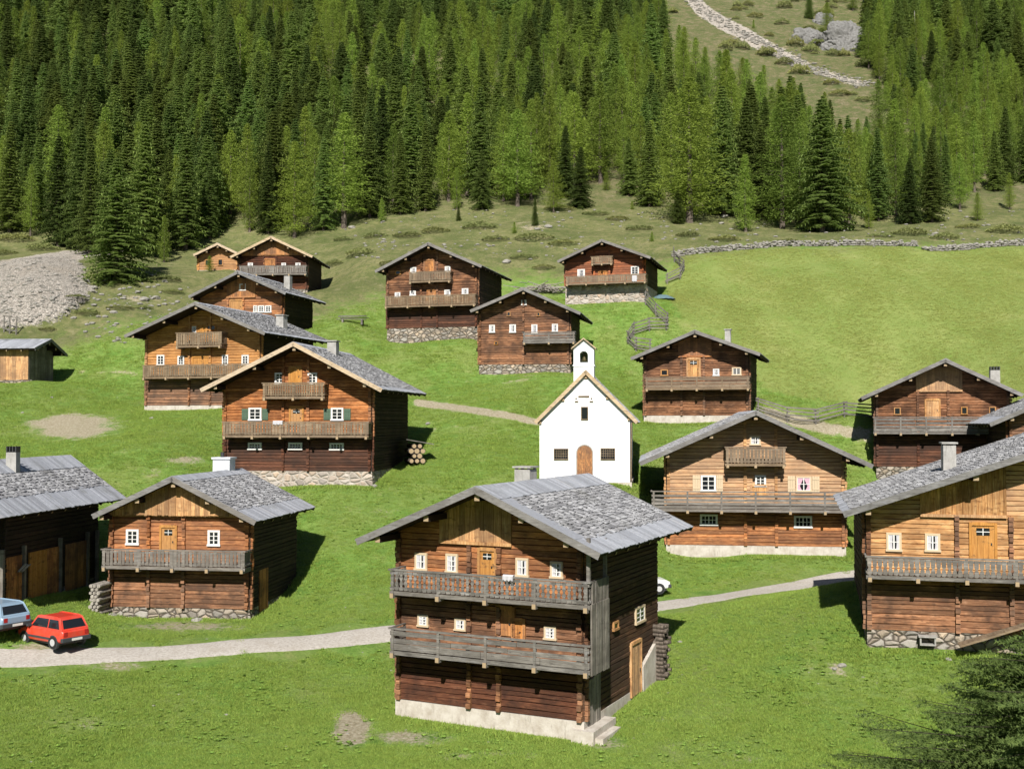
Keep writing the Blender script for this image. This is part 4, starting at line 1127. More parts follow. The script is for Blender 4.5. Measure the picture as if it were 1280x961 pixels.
for q in ((200,570,262,612),(420,568,482,612),(328,374,355,424)):
    a, b, c, d = z(*q); (s0, h1), (s1, h0) = FZ.P(a, b, .01), FZ.P(c, d, .01)
    f = MB()
    f.box(s0-.05, s0, -.04, .02, h0-.05, h1+.05); f.box(s1, s1+.05, -.04, .02, h0-.05, h1+.05); f.box(s0, s1, -.04, .02, h1, h1+.05); f.box(s0-.05, s1+.05, -.09, .02, h0-.10, h0-.052)
    w_ = f.build('window', M['rail_tan'], chapel)
    g = MB(); g.box(s0, s1, -.012, .01, h0-.05, h1); g.build('pane', M['glass'], w_)
    if s1-s0 > .5:
        g = MB(); k = 6
        for i in range(1, k): x = s0+(s1-s0)*i/k; g.box(x-.012, x+.012, -.035, -.014, h0, h1)
        for i in range(1, 4): y = h0+(h1-h0)*i/4; g.box(s0, s1, -.034, -.015, y-.012, y+.012)
        g.build('iron_grille', M['rail_tan'], w_)
a, b, c, d = z(306,552,378,700); (s0, h1), (s1, _) = FZ.P(a, b, .05), FZ.P(c, d, .05); dx, rr = (s0+s1)/2, (s1-s0)/2
mb = MB(); arcp = [(dx+rr*math.cos(a_), h1-rr+rr*math.sin(a_)) for a_ in [math.pi*i/14 for i in range(15)]]
pts = [(s1, .1)]+arcp+[(s0, .1)]; pts = pts[::-1]
mb.loft([[(x, -.045, h) for x, h in pts], [(x, .02, h) for x, h in pts]])
for k in range(-4, 12):   # herringbone boards
    for sg in (0, 1):
        xa = dx + (0.02 if sg else -.02); xb = s1-.04 if sg else s0+.04; zc = .15+k*.19
        for q in range(6):
            x1 = xa+(xb-xa)*q/6; x2 = xa+(xb-xa)*(q+1)/6; za_ = zc+abs(x1-dx)*.9; zb_ = zc+abs(x2-dx)*.9
            lim = lambda x: h1-rr+math.sqrt(max(0, (rr-.04)**2-(x-dx)**2))
            if za_ < .12 or max(za_, zb_)+.15 > lim(x2): continue
            p0, p1 = (x1, za_), (x2, zb_)
            if not sg: p0, p1 = p1, p0
            mb.hexa([(p0[0],-.065,p0[1]),(p1[0],-.065,p1[1]),(p1[0],-.044,p1[1]),(p0[0],-.044,p0[1]),(p0[0],-.065,p0[1]+.15),(p1[0],-.065,p1[1]+.15),(p1[0],-.044,p1[1]+.15),(p0[0],-.044,p0[1]+.15)])
dr = mb.build('door', M['board_orange'], chapel)
mb = MB(); ar2 = [(dx+(rr+.07)*math.cos(a_), h1-rr+(rr+.07)*math.sin(a_)) for a_ in [math.pi*i/14 for i in range(15)]]
for (p, q), (p2, q2) in zip(zip(arcp, ar2), zip(arcp[1:], ar2[1:])):
    mb.hexa([(p2[0],-.06,p2[1]),(p[0],-.06,p[1]),(p[0],.01,p[1]),(p2[0],.01,p2[1]),(q2[0],-.06,q2[1]),(q[0],-.06,q[1]),(q[0],.01,q[1]),(q2[0],.01,q2[1])])
mb.box(s0-.07, s0, -.06, .01, .1, arcp[0][1]); mb.box(s1, s1+.07, -.06, .01, .1, arcp[0][1]); mb.build('door_frame', M['concrete'], dr)
mb = MB(); mb.box(s0-.35, s1+.35, -.6, -.12, -.5, .1); mb.build('doorstep', M['rock'], chapel)
for q in ((312,320,364,325),(296,344,312,347),(366,344,382,347),(298,330,306,333),(370,330,378,333)):
    a, b, c, d = z(*q); (s0, h1), (s1, h0) = FZ.P(a, b, .03), FZ.P(c, d, .03); mb = MB(); mb.box(s0, s1, -.09, .01, h0, h1+.02); mb.build('ledge', M['rail_tan'], chapel)
mb = MB(); mb.tube([(WZ+.12, -.15, zu(WZ)+.05), (WZ+.30, -.1, zu(WZ)-.15), (WZ+.10, -.05, zu(WZ)-.4), (WZ+.07, -.05, .2)], [.045]*4, 8); mb.build('downpipe', M['rail_tan'], chapel)
# ------------------------------------------------------------------ trees
def spruce_mesh(name, seed, h=16.0, r0=2.6, dens=1.0, kind='spruce', bare=.06):
    rn = random.Random(seed); V = []; Fc = []; BV = MB()
    lv = int(h*2.2*dens) if kind == 'spruce' else int(h*2.3*dens)
    def tri(a, b, c):
        k = len(V); V.extend((a, b, c)); Fc.append((k, k+1, k+2))
    lean = rn.uniform(0, 6.28)
    for i in range(lv):
        q = i/(lv-1); z = h*(bare + (1-bare)*q*.985)
        if kind == 'spruce':
            rr = r0*((1-q)**.82)*(.90+.22*rn.random())+.10; nb = rn.randint(8, 11)
            if q < .12: rr *= .72+q*2.3
        else:
            rr = r0*1.15*((1-q)**.70)*(1 if q > .18 else .62+q*2.1)*(.78+.40*rn.random())+.12; nb = rn.randint(8, 11)
        for k in range(nb):
            a = 6.283*(k/nb)+rn.uniform(-.35, .35); L = rr*rn.uniform(.62, 1.18)*(1+.12*math.cos(a-lean))
            if rn.random() < (.07 if kind == 'spruce' else .16): continue
            dr = Vector((math.cos(a), math.sin(a), 0)); sd = Vector((-dr.y, dr.x, 0))
            if kind == 'spruce': e0, sag = .10+.28*q, .30
            else: e0, sag = .18+.35*q, .12
            m = max(3, int(L/.30))
            for j in range(m):
                t_ = (j+.6)/m; c = dr*(L*t_) + Vector((0, 0, z + L*(e0*t_ - sag*t_*t_*(1.5-q)) + rn.uniform(-.06,.06)))
                w = (.30+.42*L*(1-t_)*.55)*rn.uniform(.7, 1.2)
                if kind == 'spruce':
                    for sg in (-1, 1):
                        fw = dr*rn.uniform(.12, .38)+sd*sg*w+Vector((0, 0, -w*rn.uniform(.18, .55)))
                        tri(c+dr*.13, c-dr*.13+Vector((0,0,-.05)), c+fw)
                        tri(c-dr*.16, c+dr*.20+Vector((0,0,.03)), c+sd*sg*w*.8+dr*.1+Vector((0,0,-w*.12)))
                        if rn.random() < .6: tri(c+sd*sg*w*.4+dr*.1, c+sd*sg*w*.35-dr*.12, c+sd*sg*w*.55+Vector((rn.uniform(-.1,.1),rn.uniform(-.1,.1),-rn.uniform(.22,.45))))
                else:
                    for _ in range(6):
                        o = sd*rn.uniform(-w, w)+dr*rn.uniform(-.18, .18)+Vector((0,0,rn.uniform(-.24,.14)))
                        ax = (sd*rn.uniform(-1, 1)+dr*rn.uniform(-.3, 1)+Vector((0,0,rn.uniform(-.7,.5)))).normalized()
                        bx_ = ax.cross(Vector((rn.uniform(-1,1), rn.uniform(-1,1), rn.uniform(-1,1)))).normalized()
                        l = rn.uniform(.09, .22); tri(c+o-ax*l+bx_*.04, c+o-ax*l*.3-bx_*.055, c+o+ax*l)
    for _ in range(10): tri(Vector((0,0,h*1.0)), Vector((rn.uniform(-.15,.15), rn.uniform(-.15,.15), h*.955)), Vector((rn.uniform(-.22,.22), rn.uniform(-.22,.22), h*.95)))
    cm = bpy.data.meshes.new(name+'_crown'); cm.from_pydata([tuple(v) for v in V], [], Fc)
    cm.materials.append(M[kind]); cm.update()
    tb = MB(); tr = h*.0125+.05
    tb.tube([(0,0,-1), (0,0,.3), (rn.uniform(-.06,.06), rn.uniform(-.06,.06), h*.4), (0,0,h*.97)], [tr*1.5, tr, tr*.65, .02], 7)
    if kind == 'larch':
        for _ in range(14):
            z_ = h*rn.uniform(.12, .8); a = rn.uniform(0, 6.28); l = r0*.75*(1-z_/h*.6)
            tb.tube([(0,0,z_), (math.cos(a)*l, math.sin(a)*l, z_+l*.15)], [.045, .01], 4)
    tm = tb.mesh(name+'_trunk', M['bark'])
    return cm, tm, h
PROT = {'spruce': [spruce_mesh('spruce%d' % i, 100+i, 16+i*.3, (3.2, 2.7, 3.7, 2.5, 3.0, 2.8)[i]) for i in range(6)],
        'larch': [spruce_mesh('larch%d' % i, 200+i, 15, (2.7, 2.2, 2.4, 3.0, 1.9)[i], kind='larch', bare=(.08,.1,.16,.12,.07)[i]) for i in range(5)],
        'low': [spruce_mesh('low_spruce%d' % i, 300+i, 16, 3.6, kind='spruce', bare=.01) for i in range(2)]}
NTREE = {'spruce': 0, 'larch': 0}
def put_tree(p, h, kind, label, group=None, proto=None, wk=1.0, rn=R):
    lst = PROT[proto[0]] if isinstance(proto, tuple) else PROT[kind]
    cm, tm, h0 = lst[(proto[1] if isinstance(proto, tuple) else rn.randrange(len(lst))) % len(lst)]
    k = h/h0
    o = empty('spruce_tree' if kind == 'spruce' else 'larch_tree', (p[0], p[1], p[2]-.15), rn.uniform(0, 6.28)); o.scale = (k*wk, k*wk, k)
    tag(o, label, 'tree', group)
    for me_, nm in ((tm, 'trunk'), (cm, 'crown')):
        c = bpy.data.objects.new(nm, me_); col.objects.link(c); c.parent = o
    NTREE[kind] += 1
    return o
# individually surveyed trees along the forest edge: base pixel, top pixel, kind, crown width factor
EDGE = [
 (145,352,196,'spruce',1.45,'broad dark spruce standing foremost beside the gravel heap',('low',0)),
 (72,308,168,'spruce',1.1,'dark spruce above the dirt track left of the broad foremost spruce',None),
 (38,296,205,'larch',.8,'pale green larch above the dirt track at the left edge',None),
 (112,318,175,'spruce',1.0,'dark spruce close behind the left side of the broad foremost spruce',None),
 (12,290,150,'spruce',1.1,'dark spruce nearest the left edge of the picture above the bank',None),
 (205,328,268,'larch',1.2,'small bright green larch right of the broad foremost spruce',None),
 (180,320,150,'spruce',1.1,'tall dark spruce right behind the small bright green larch',None),
 (232,312,165,'spruce',1.2,'dark spruce left of the small orange hut',None),
 (262,298,200,'spruce',1.1,'dark spruce directly behind the small orange hut',None),
 (312,290,190,'larch',1.0,'light green larch behind the uppermost left chalet roof',None),
 (335,292,175,'spruce',1.0,'dark spruce over the ridge of the uppermost left chalet',None),
 (368,297,176,'larch',1.3,'bright larch just right of the uppermost left chalet',('larch',0)),
 (430,285,140,'larch',1.5,'tall larch with a bare pale trunk at the forest edge',('larch',2)),
 (404,288,170,'spruce',1.0,'dark spruce between the bright larch and the larch with bare trunk',None),
 (462,272,150,'spruce',1.1,'dark spruce right of the larch with the bare trunk',None),
 (477,278,246,'larch',1.3,'stubby young larch in front of the forest edge',None),
 (500,268,165,'spruce',1.1,'dark spruce behind the stubby young larch',None),
 (532,264,150,'spruce',1.1,'dark spruce halfway along the forest edge, left of the tiny spruce',None),
 (573,276,256,'spruce',1.3,'tiny dark spruce alone on the pasture before the forest',None),
 (571,262,208,'larch',1.2,'bushy larch right behind the tiny lone spruce',None),
 (603,262,185,'spruce',1.0,'slim spruce between two larches above the brown chalets',None),
 (647,258,136,'larch',1.5,'tall wide larch above the rust orange chalet, left of the blue spruce',('larch',3)),
 (669,282,245,'spruce',1.1,'short spruce on the pasture under the tall wide larch',None),
 (692,266,200,'larch',1.25,'greyish green larch beside the blue green spruce',None),
 (726,260,182,'spruce',1.15,'blue green spruce alone at the clearing edge above the rust orange chalet',('low',1)),
 (758,238,214,'larch',1.6,'low bushy yellow green larch at the top of the clearing',None),
 (786,244,170,'spruce',1.1,'larch green spruce at the head of the grassy clearing',None),
 (812,258,150,'spruce',1.2,'dark spruce right of the grassy clearing',None),
 (862,278,95,'larch',1.55,'large dense larch overhanging the pasture right of the clearing',('larch',0)),
 (848,280,235,'spruce',1.4,'short broad spruce under the large dense larch',None),
 (905,270,120,'spruce',1.0,'dark ragged spruce between the large dense larch and the young larch',None),
 (932,290,192,'larch',1.4,'young cone shaped larch standing forward of the forest edge',('larch',4)),
 (978,286,120,'larch',1.35,'tall bright larch left of the darkest tall spruce',None),
 (1028,290,122,'spruce',1.35,'darkest tall spruce at the forest edge above the stone wall',('spruce',2)),
 (1000,278,150,'larch',1.0,'slim larch tucked beside the darkest tall spruce',None),
 (1062,284,160,'larch',1.1,'bright larch right of the darkest tall spruce',None),
 (1086,286,238,'larch',1.3,'small vivid green larch leaning over the pasture edge',None),
 (1098,276,158,'spruce',1.1,'narrow dark spruce behind the small vivid larch',None),
 (1138,280,196,'spruce',1.2,'left dark spruce of the close pair above the right field corner',None),
 (1165,278,170,'spruce',1.1,'right dark spruce of the close pair above the right field corner',None),
 (1120,270,150,'larch',1.2,'olive larch between the narrow dark spruce and the close pair',None),
 (1222,276,240,'larch',1.4,'small round larch on the pasture near the right edge',None),
 (1200,262,190,'larch',1.2,'olive larch behind the small round larch',None),
 (1262,262,215,'larch',1.2,'bushy larch at the right picture edge above the wall',None),
 (815,302,288,'larch',1.9,'knee high larch seedling on the pasture above the field wall corner',None),
 (790,262,250,'larch',1.9,'knee high larch seedling in the grassy clearing',None),
 (643,292,276,'larch',1.9,'knee high larch seedling on pasture above the brown chalet roofs',None),
 (262,340,318,'larch',1.6,'low larch bush in front of the small orange hut',None),
 (1034,46,2,'larch',1.3,'larch growing on the grey crag at the top right',None),
 (1012,24,-12,'spruce',1.1,'spruce rooted above the grey crag at the top right',None),
 (942,36,24,'larch',1.8,'round bush just right of the scree chute',None),
 (828,18,-2,'larch',1.4,'small bushy larch left of the scree chute at the top edge',None),
 (1066,14,-22,'larch',1.2,'larch beside the bare trunk at the top right',None),
 (1000,92,78,'larch',1.8,'stunted bush under the grey crag beside the chute end',None),
]
for u, v, vt, kind, wk, lab, pr in EDGE:
    p = hit(u, v, 60); h = (v-vt)/F*p.y/ .985
    put_tree(p, max(.8, h), kind, lab, None, pr, wk)
TALLD = [(at(u, v, 1), 0) for u, v in ()]
def edge_v(u):
    pts = [(-400,300),(0,292),(60,300),(110,318),(190,318),(240,300),(290,285),(380,285),(440,268),(480,262),(560,256),(640,254),(700,252),(745,236),(790,238),(830,262),(900,272),(1000,280),(1080,274),(1150,268),(1200,250),(1290,232),(1700,225)]
    for (a, b), (c, d) in zip(pts[:-1], pts[1:]):
        if a <= u <= c: return b+(d-b)*(u-a)/(c-a)
    return 260
GAPS = [  # open ground seen between the trees: polygon, how open
 ([(800,-140),(1078,-140),(1084,90),(1108,120),(1092,130),(1050,120),(1000,101),(950,80),(905,62),(870,42),(835,22)], 1.0),
 ([(240,-60),(280,-60),(275,60),(250,60)], .8), ([(290,120),(312,120),(306,168),(288,160)], .8),
 ([(400,30),(425,30),(422,95),(402,90)], .85), ([(535,-60),(565,-60),(560,110),(538,100)], .8), ([(455,60),(475,60),(470,90),(455,90)], .8),
 ([(815,50),(850,65),(842,105),(822,110)], .8), ([(1240,215),(1290,210),(1290,250),(1200,262)], .75), ([(750,180),(775,180),(770,225),(745,240)], .5),
]
rt = random.Random(42)
cand = []; cell = {}
def ok(x, y, dm):
    ci, cj = int(x//6), int(y//6)
    for i in (-1,0,1):
        for j in (-1,0,1):
            for (a, b, m) in cell.get((ci+i, cj+j), ()):
                if (a-x)**2+(b-y)**2 < (min(m, dm))**2: return False
    return True
def add(x, y, dm): cell.setdefault((int(x//6), int(y//6)), []).append((x, y, dm))
for e in EDGE:
    p = hit(e[0], e[1], 60); add(p.x, p.y, 3.2)
tries = 0
while tries < 60000:
    tries += 1
    y = 125 + (360-125)*rt.random()**.8; half = y*.62+12; x = rt.uniform(-half, half)
    z = gz(x, y); u, v = proj(x, y, z)
    if v > edge_v(u) - 2: continue
    if v < -170: continue
    gap = 0; h = rt.uniform(10.5, 17.5)
    for poly, g in GAPS:
        # test both the base and the middle of the trunk so clearings stay visible
        if ppoly(u, v, poly): gap = max(gap, g)
        for hf in (.25, .5, .72, .9):
            um, vm = proj(x, y, z+h*hf)
            if ppoly(um, vm, poly): gap = max(gap, g); break
    if rt.random() < gap: continue
    # species follow the photograph: spruce on the left and top, larch towards the right
    nn = noise.noise((x*.03, y*.03, 4)); pl = .20 if u < 250 else (.38 if u < 560 else (.70 if u < 1000 else .74))
    if v < 60 and u < 800: pl *= .5
    if u > 1080 and v < 110: pl *= .55
    kind = 'larch' if rt.random() < pl + nn*.5 else 'spruce'
    dm = 3.3 if y < 200 else 3.7
    if not ok(x, y, dm): continue
    add(x, y, dm); h *= (1.0 if kind == 'spruce' else .92)
    if rt.random() < .12: h *= .55
    if u > 1060 and v > 100: h *= .8
    vis = -40 < u < 1320 and proj(x, y, z+h)[1] > -60 and v > -20
    cand.append((y, x, z, h, kind, vis, u, v))
cand.sort()
def zone(u, v):
    c = ('far left part' if u < 250 else 'left part' if u < 480 else 'middle part' if u < 740 else 'right middle part' if u < 960 else 'right part' if u < 1130 else 'far right part')
    r_ = 'upper' if v < 85 else ('middle' if v < 180 else 'lower')
    return c, r_
rest = {'spruce': [], 'larch': []}; nindiv = {'spruce': 0, 'larch': 0}
# nearest trees that show largest become individuals
for y, x, z, h, kind, vis, u, v in cand:
    if vis and nindiv[kind] < (300 - NTREE[kind] - 1 + 0) :
        c, r_ = zone(u, v)
        lab = '%s in the %s slope of the forest, %s' % ('dark green spruce' if kind == 'spruce' else 'light green larch', r_, c)
        put_tree((x, y, z), h, kind, lab, '%s trees, %s slope, %s' % (kind, r_, c), None, rt.uniform(.95, 1.45), rt); NTREE[kind] -= 1; nindiv[kind] += 1
    else: rest[kind].append((x, y, z, h))
print('TREES', nindiv, {k: len(v) for k, v in rest.items()})
def scatter(name, pts, protos, label, cat, rn):
    """one object: points on the ground carrying instances of a few prototype meshes"""
    me_ = bpy.data.meshes.new(name); me_.from_pydata([tuple(p[:3]) for p in pts], [], [])
    for nm, vals, ty in (('sc', [p[3] for p in pts], 'FLOAT'), ('rz', [rn.uniform(0, 6.28) for _ in pts], 'FLOAT'), ('ix', [rn.randrange(len(protos)) for _ in pts], 'INT'), ('wk', [rn.uniform(.95, 1.4) for _ in pts], 'FLOAT')):
        a_ = me_.attributes.new(nm, ty, 'POINT'); a_.data.foreach_set('value', vals)
    o = bpy.data.objects.new(name, me_); col.objects.link(o); tag(o, label, cat, kind='stuff')
    g = bpy.data.node_groups.new(name+'_scatter', 'GeometryNodeTree')
    g.interface.new_socket('Geometry', in_out='INPUT', socket_type='NodeSocketGeometry'); g.interface.new_socket('Geometry', in_out='OUTPUT', socket_type='NodeSocketGeometry')
    N = g.nodes.new; Lk = g.links.new
    i_ = N('NodeGroupInput'); o_ = N('NodeGroupOutput'); ip = N('GeometryNodeInstanceOnPoints'); jn = N('GeometryNodeJoinGeometry')
    infos = []
    for pm in protos:
        po = bpy.data.objects.new(name+'_prototype', pm)
        oi = N('GeometryNodeObjectInfo'); oi.inputs['Object'].default_value = po; oi.inputs['As Instance'].default_value = True; infos.append(oi)
    for oi in infos[::-1]: Lk(oi.outputs['Geometry'], jn.inputs[0])
    def at_(nm, ty):
        x = N('GeometryNodeInputNamedAttribute'); x.data_type = ty; x.inputs[0].default_value = nm; return x.outputs[0]
    Lk(i_.outputs[0], ip.inputs['Points']); Lk(jn.outputs[0], ip.inputs['Instance']); ip.inputs['Pick Instance'].default_value = True
    Lk(at_('ix', 'INT'), ip.inputs['Instance Index'])
    cx = N('ShaderNodeCombineXYZ'); Lk(at_('rz', 'FLOAT'), cx.inputs[2]); Lk(cx.outputs[0], ip.inputs['Rotation'])
    sx = N('ShaderNodeCombineXYZ'); mu = N('ShaderNodeMath'); mu.operation = 'MULTIPLY'; sc_ = at_('sc', 'FLOAT')
    Lk(sc_, mu.inputs[0]); Lk(at_('wk', 'FLOAT'), mu.inputs[1]); Lk(mu.outputs[0], sx.inputs[0]); Lk(mu.outputs[0], sx.inputs[1]); Lk(sc_, sx.inputs[2]); Lk(sx.outputs[0], ip.inputs['Scale'])
    Lk(ip.outputs[0], o_.inputs[0])
    md = o.modifiers.new('scatter', 'NODES'); md.node_group = g
    return o
def joined(cm, tm, h):
    v = [tuple(x.co) for x in cm.vertices]; n0 = len(v); v += [tuple(x.co) for x in tm.vertices]
    f = [tuple(p.vertices) for p in cm.polygons]; n1 = len(f); f += [tuple(q+n0 for q in p.vertices) for p in tm.polygons]
    m_ = bpy.data.meshes.new(cm.name+'_whole'); m_.from_pydata(v, [], f); m_.materials.append(cm.materials[0]); m_.materials.append(tm.materials[0])
    m_.polygons.foreach_set('material_index', [0]*n1+[1]*(len(f)-n1)); m_.update(); return m_
for kind, nm, lab in (('spruce', 'distant_spruce_forest', 'dark spruces massed high on the mountainside behind the nearer trees'), ('larch', 'distant_larch_forest', 'light green larches massed high on the mountainside behind the nearer trees')):
    if rest[kind]:
        pr = [joined(*PROT[kind][i]) for i in range(4)]
        scatter(nm, [(x, y, z-.15, h/PROT[kind][0][2]) for x, y, z, h in rest[kind]], pr, lab, 'forest', random.Random(3))
# dead bleached trunks standing in the forest
for u, v0, v1, lab in ((74,206,170,'bleached dead trunk in the dark spruces, upper left'),(167,265,240,'bleached dead trunk behind the broad foremost spruce'),(1076,22,-20,'bare dead trunk beside the cliff at the top right'),(1140,60,8,'bare dead trunk among dark spruces at the top right')):
    p = hit(u, v0+20, 60); mb = MB(); h = (v0+20-v1)/F*p.y
    mb.tube([(0,0,-.5), (.1,.05,h*.5), (.0,.1,h)], [.2,.15,.05], 7)
    o = mb.build('dead_tree', M['dead']); o.location = (p.x, p.y-2.0, gz(p.x, p.y-2.0)); tag(o, lab, 'dead tree')
# ------------------------------------------------------------------ shrubs and rocks on the pasture
def shrub_mesh(seed, w=1.0, hh=.45):
    rn = random.Random(seed); V = []; Fc = []
    for _ in range(1100):
        a = rn.uniform(0, 6.28); q = math.sqrt(rn.random()); x, y = math.cos(a)*q*w, math.sin(a)*q*w*rn.uniform(.8, 1)
        z = hh*(1-q*q)**.5*rn.uniform(.55, 1.08)*(1+.35*math.sin(x*5+seed)*math.cos(y*4))
        d = Vector((rn.uniform(-1,1), rn.uniform(-1,1), rn.uniform(0,1.2))).normalized()*rn.uniform(.07,.15); e = Vector((rn.uniform(-1,1), rn.uniform(-1,1), 0))*.05
        c = Vector((x, y, z)); k = len(V); V += [tuple(c-e), tuple(c+e), tuple(c+d)]; Fc.append((k, k+1, k+2))
    m_ = bpy.data.meshes.new('juniper_shrub'); m_.from_pydata(V, [], Fc); m_.materials.append(M['shrub']); return m_
SHM = [shrub_mesh(i, 1.0, .38) for i in range(4)]
SHR = [(700,262,18,'juniper mat left of the grassy clearing'),(772,275,14,'small round juniper in the middle of the clearing'),(745,268,16,'juniper below the blue green spruce'),(800,287,16,'low juniper above the field wall corner'),
 (668,298,22,'wide juniper mat above the central brown chalets'),(705,305,18,'juniper mat touching the roof of the rust orange chalet'),(600,285,20,'juniper mat under the slim spruce'),(545,290,16,'juniper mat above the tall brown chalet'),
 (510,296,18,'juniper mat right of the larch with bare trunk, lower one'),(470,296,14,'juniper mat below the stubby young larch'),(452,318,18,'juniper mat above the weathered plank pile'),(430,300,12,'small juniper at the foot of the bare trunked larch'),
 (860,295,14,'juniper clump under the large dense larch'),(905,300,18,'juniper mat right above the stone wall, left end'),(985,302,12,'juniper above the stone wall below the bright larch'),(1100,296,16,'juniper below the small vivid larch'),
 (1135,293,20,'juniper mat below the close spruce pair'),(1180,298,16,'juniper mat above the gap in the stone wall'),(1255,290,20,'juniper mat near the right edge above the wall'),(1210,285,14,'juniper at the foot of the small round larch'),
 (20,300,22,'grey green bush on the bank above the dirt track'),(55,312,18,'bush on the bank between the left spruces'),(8,318,14,'bush at the left edge over the dirt track'),(95,372,12,'juniper at the right rim of the gravel heap'),(150,385,16,'dark juniper mat right of the gravel heap'),
 (110,392,14,'juniper under the toe of the gravel heap'),(180,385,10,'small juniper left of the bright orange chalet roof'),(205,350,18,'juniper under the small bright larch'),(215,365,14,'juniper mat below the small orange hut'),(60,412,10,'bush behind the low plank shed'),
 (490,330,14,'juniper mat left of the tall brown chalet'),(420,330,12,'juniper mat right of the uppermost left chalet'),(655,322,16,'juniper mat behind the ridge of the tall brown chalet'),(680,335,14,'juniper mat right of the tall brown chalet'),(620,300,16,'juniper mat left above the tall brown chalet chimney')]
for u, v, wpx, lab in SHR:
    p = hit(u, v, 60); s_ = wpx/F*p.y
    o = bpy.data.objects.new('juniper_shrub', SHM[R.randrange(4)]); col.objects.link(o); o.location = (p.x, p.y, p.z-.05); s_ *= 1.15; o.scale = (s_, s_*R.uniform(.8,1.3), s_*R.uniform(.45,.9)); o.rotation_euler[2] = R.uniform(-.5,.5)
    tag(o, lab, 'shrub', 'juniper shrubs on the pasture')
rh = random.Random(15); k_ = 0
CLZ = ['left of the scree chute', 'between the scree chute and the crags', 'below the scree chute', 'under the grey crags']
for _ in range(4000):
    u, v = rh.uniform(815, 1100), rh.uniform(-5, 150)
    if k_ >= 46 or not ppoly(u, v, GAPS[0][0]) or segd(u, v, CHUTE) < 9: continue
    p = hit(u, v, 140); w_ = rh.uniform(.9, 2.6)
    o = bpy.data.objects.new('alpine_bush', SHM[rh.randrange(4)]); col.objects.link(o); o.location = (p.x, p.y, p.z-.1); o.scale = (w_, w_, w_*rh.uniform(1.0, 2.4)); o.rotation_euler[2] = rh.uniform(0, 6.28)
    up = v < (107-0)/235*(u-850) ; zz = 1 if up and u < 985 else (3 if u >= 985 and v < 105 else (0 if u < 870 else 2)); k_ += 1
    tag(o, 'low alpine bush in the high clearing, '+CLZ[zz], 'bush', 'bushes in the high clearing '+CLZ[zz])
def rock_mesh(seed):
    rn = random.Random(seed); import bmesh
    bm = bmesh.new(); bmesh.ops.create_icosphere(bm, subdivisions=3, radius=1)
    for v in bm.verts:
        p = v.co.copy(); k = 1+.38*noise.noise(p*1.1+Vector((seed,0,0)))+.14*noise.noise(p*3+Vector((0,seed,0)))
        v.co = Vector((p.x*k, p.y*k*.8, p.z*k*.62))
    m_ = bpy.data.meshes.new('rock'); bm.to_mesh(m_); bm.free(); m_.materials.append(M['rock']); return m_
RKM = [rock_mesh(i) for i in range(5)]
RK = [(108,352,7,'boulder at the upper right rim of the gravel heap'),(118,360,6,'boulder just below the broad foremost spruce, left one'),(150,362,4,'stone in the grass under the broad foremost spruce'),(162,360,4,'stone right of the broad foremost spruce foot'),(92,398,5,'stone at the lower right toe of the gravel heap'),
 (180,375,9,'flat rock slab on the pasture left of the bright orange chalet'),(195,373,7,'pale rock beside the flat slab'),(142,391,6,'flat pale stone below the juniper mat'),(190,345,4,'stone below the small bright larch'),(212,388,3,'small stone left of a chalet eave'),
 (685,284,7,'pale rock cluster stone, larger, above the central chalets'),(672,287,5,'pale rock cluster stone, smaller, above the central chalets'),(633,328,8,'boulder behind the tall brown chalet roof'),(906,272,7,'pale boulder in front of the dark ragged spruce'),(902,280,5,'stone under the young cone shaped larch'),
 (440,285,6,'pale stone at the foot of the bare trunked larch'),(1235,282,4,'pale stone below the small round larch'),(1170,292,4,'pale stone above the gap in the wall'),(480,300,4,'stone on the pasture under the stubby larch'),(395,318,3,'stone right of the uppermost left chalet'),
 (1052,832,7,'broken pale stones in the meadow, larger one, in front of the large chalet'),(1043,836,5,'broken pale stone in the meadow, smaller one, in front of the large chalet'),(850,802,4,'pair of pale stones right of the foreground chalet'),(190,523,4,'pale stone above the bare earth patch'),(65,497,3,'tiny pale stone in the left meadow'),
 (28,516,3,'tiny pale stone below the plank shed'),(535,530,5,'flat stones right of the log pile'),(1186,824,6,'flat stone in the grass below the ramp'),(192,882,3,'small white stone in the foreground grass at left'),(283,893,3,'small white stone in the foreground grass beside the road bend'),
 (468,608,6,'boulder at the right corner of the rubble base of the green shuttered chalet'),(246,776,9,'flat pale rock slab in front of the small chalet by the red car'),(140,770,9,'boulder at the left foot of the small chalet by the red car'),(170,772,6,'stone under the base of the small chalet by the red car'),(1165,803,6,'stone against the dry stone base of the large right chalet')]
for u, v, wpx, lab in RK:
    p = hit(u, v, 36); s_ = wpx/F*p.y*.8
    o = bpy.data.objects.new('rock', RKM[R.randrange(5)]); col.objects.link(o); o.location = (p.x, p.y, p.z+s_*.12); o.scale = (s_, s_, s_*.8); o.rotation_euler[2] = R.uniform(0, 6.28)
    tag(o, lab, 'rock', 'rocks scattered over the slope')
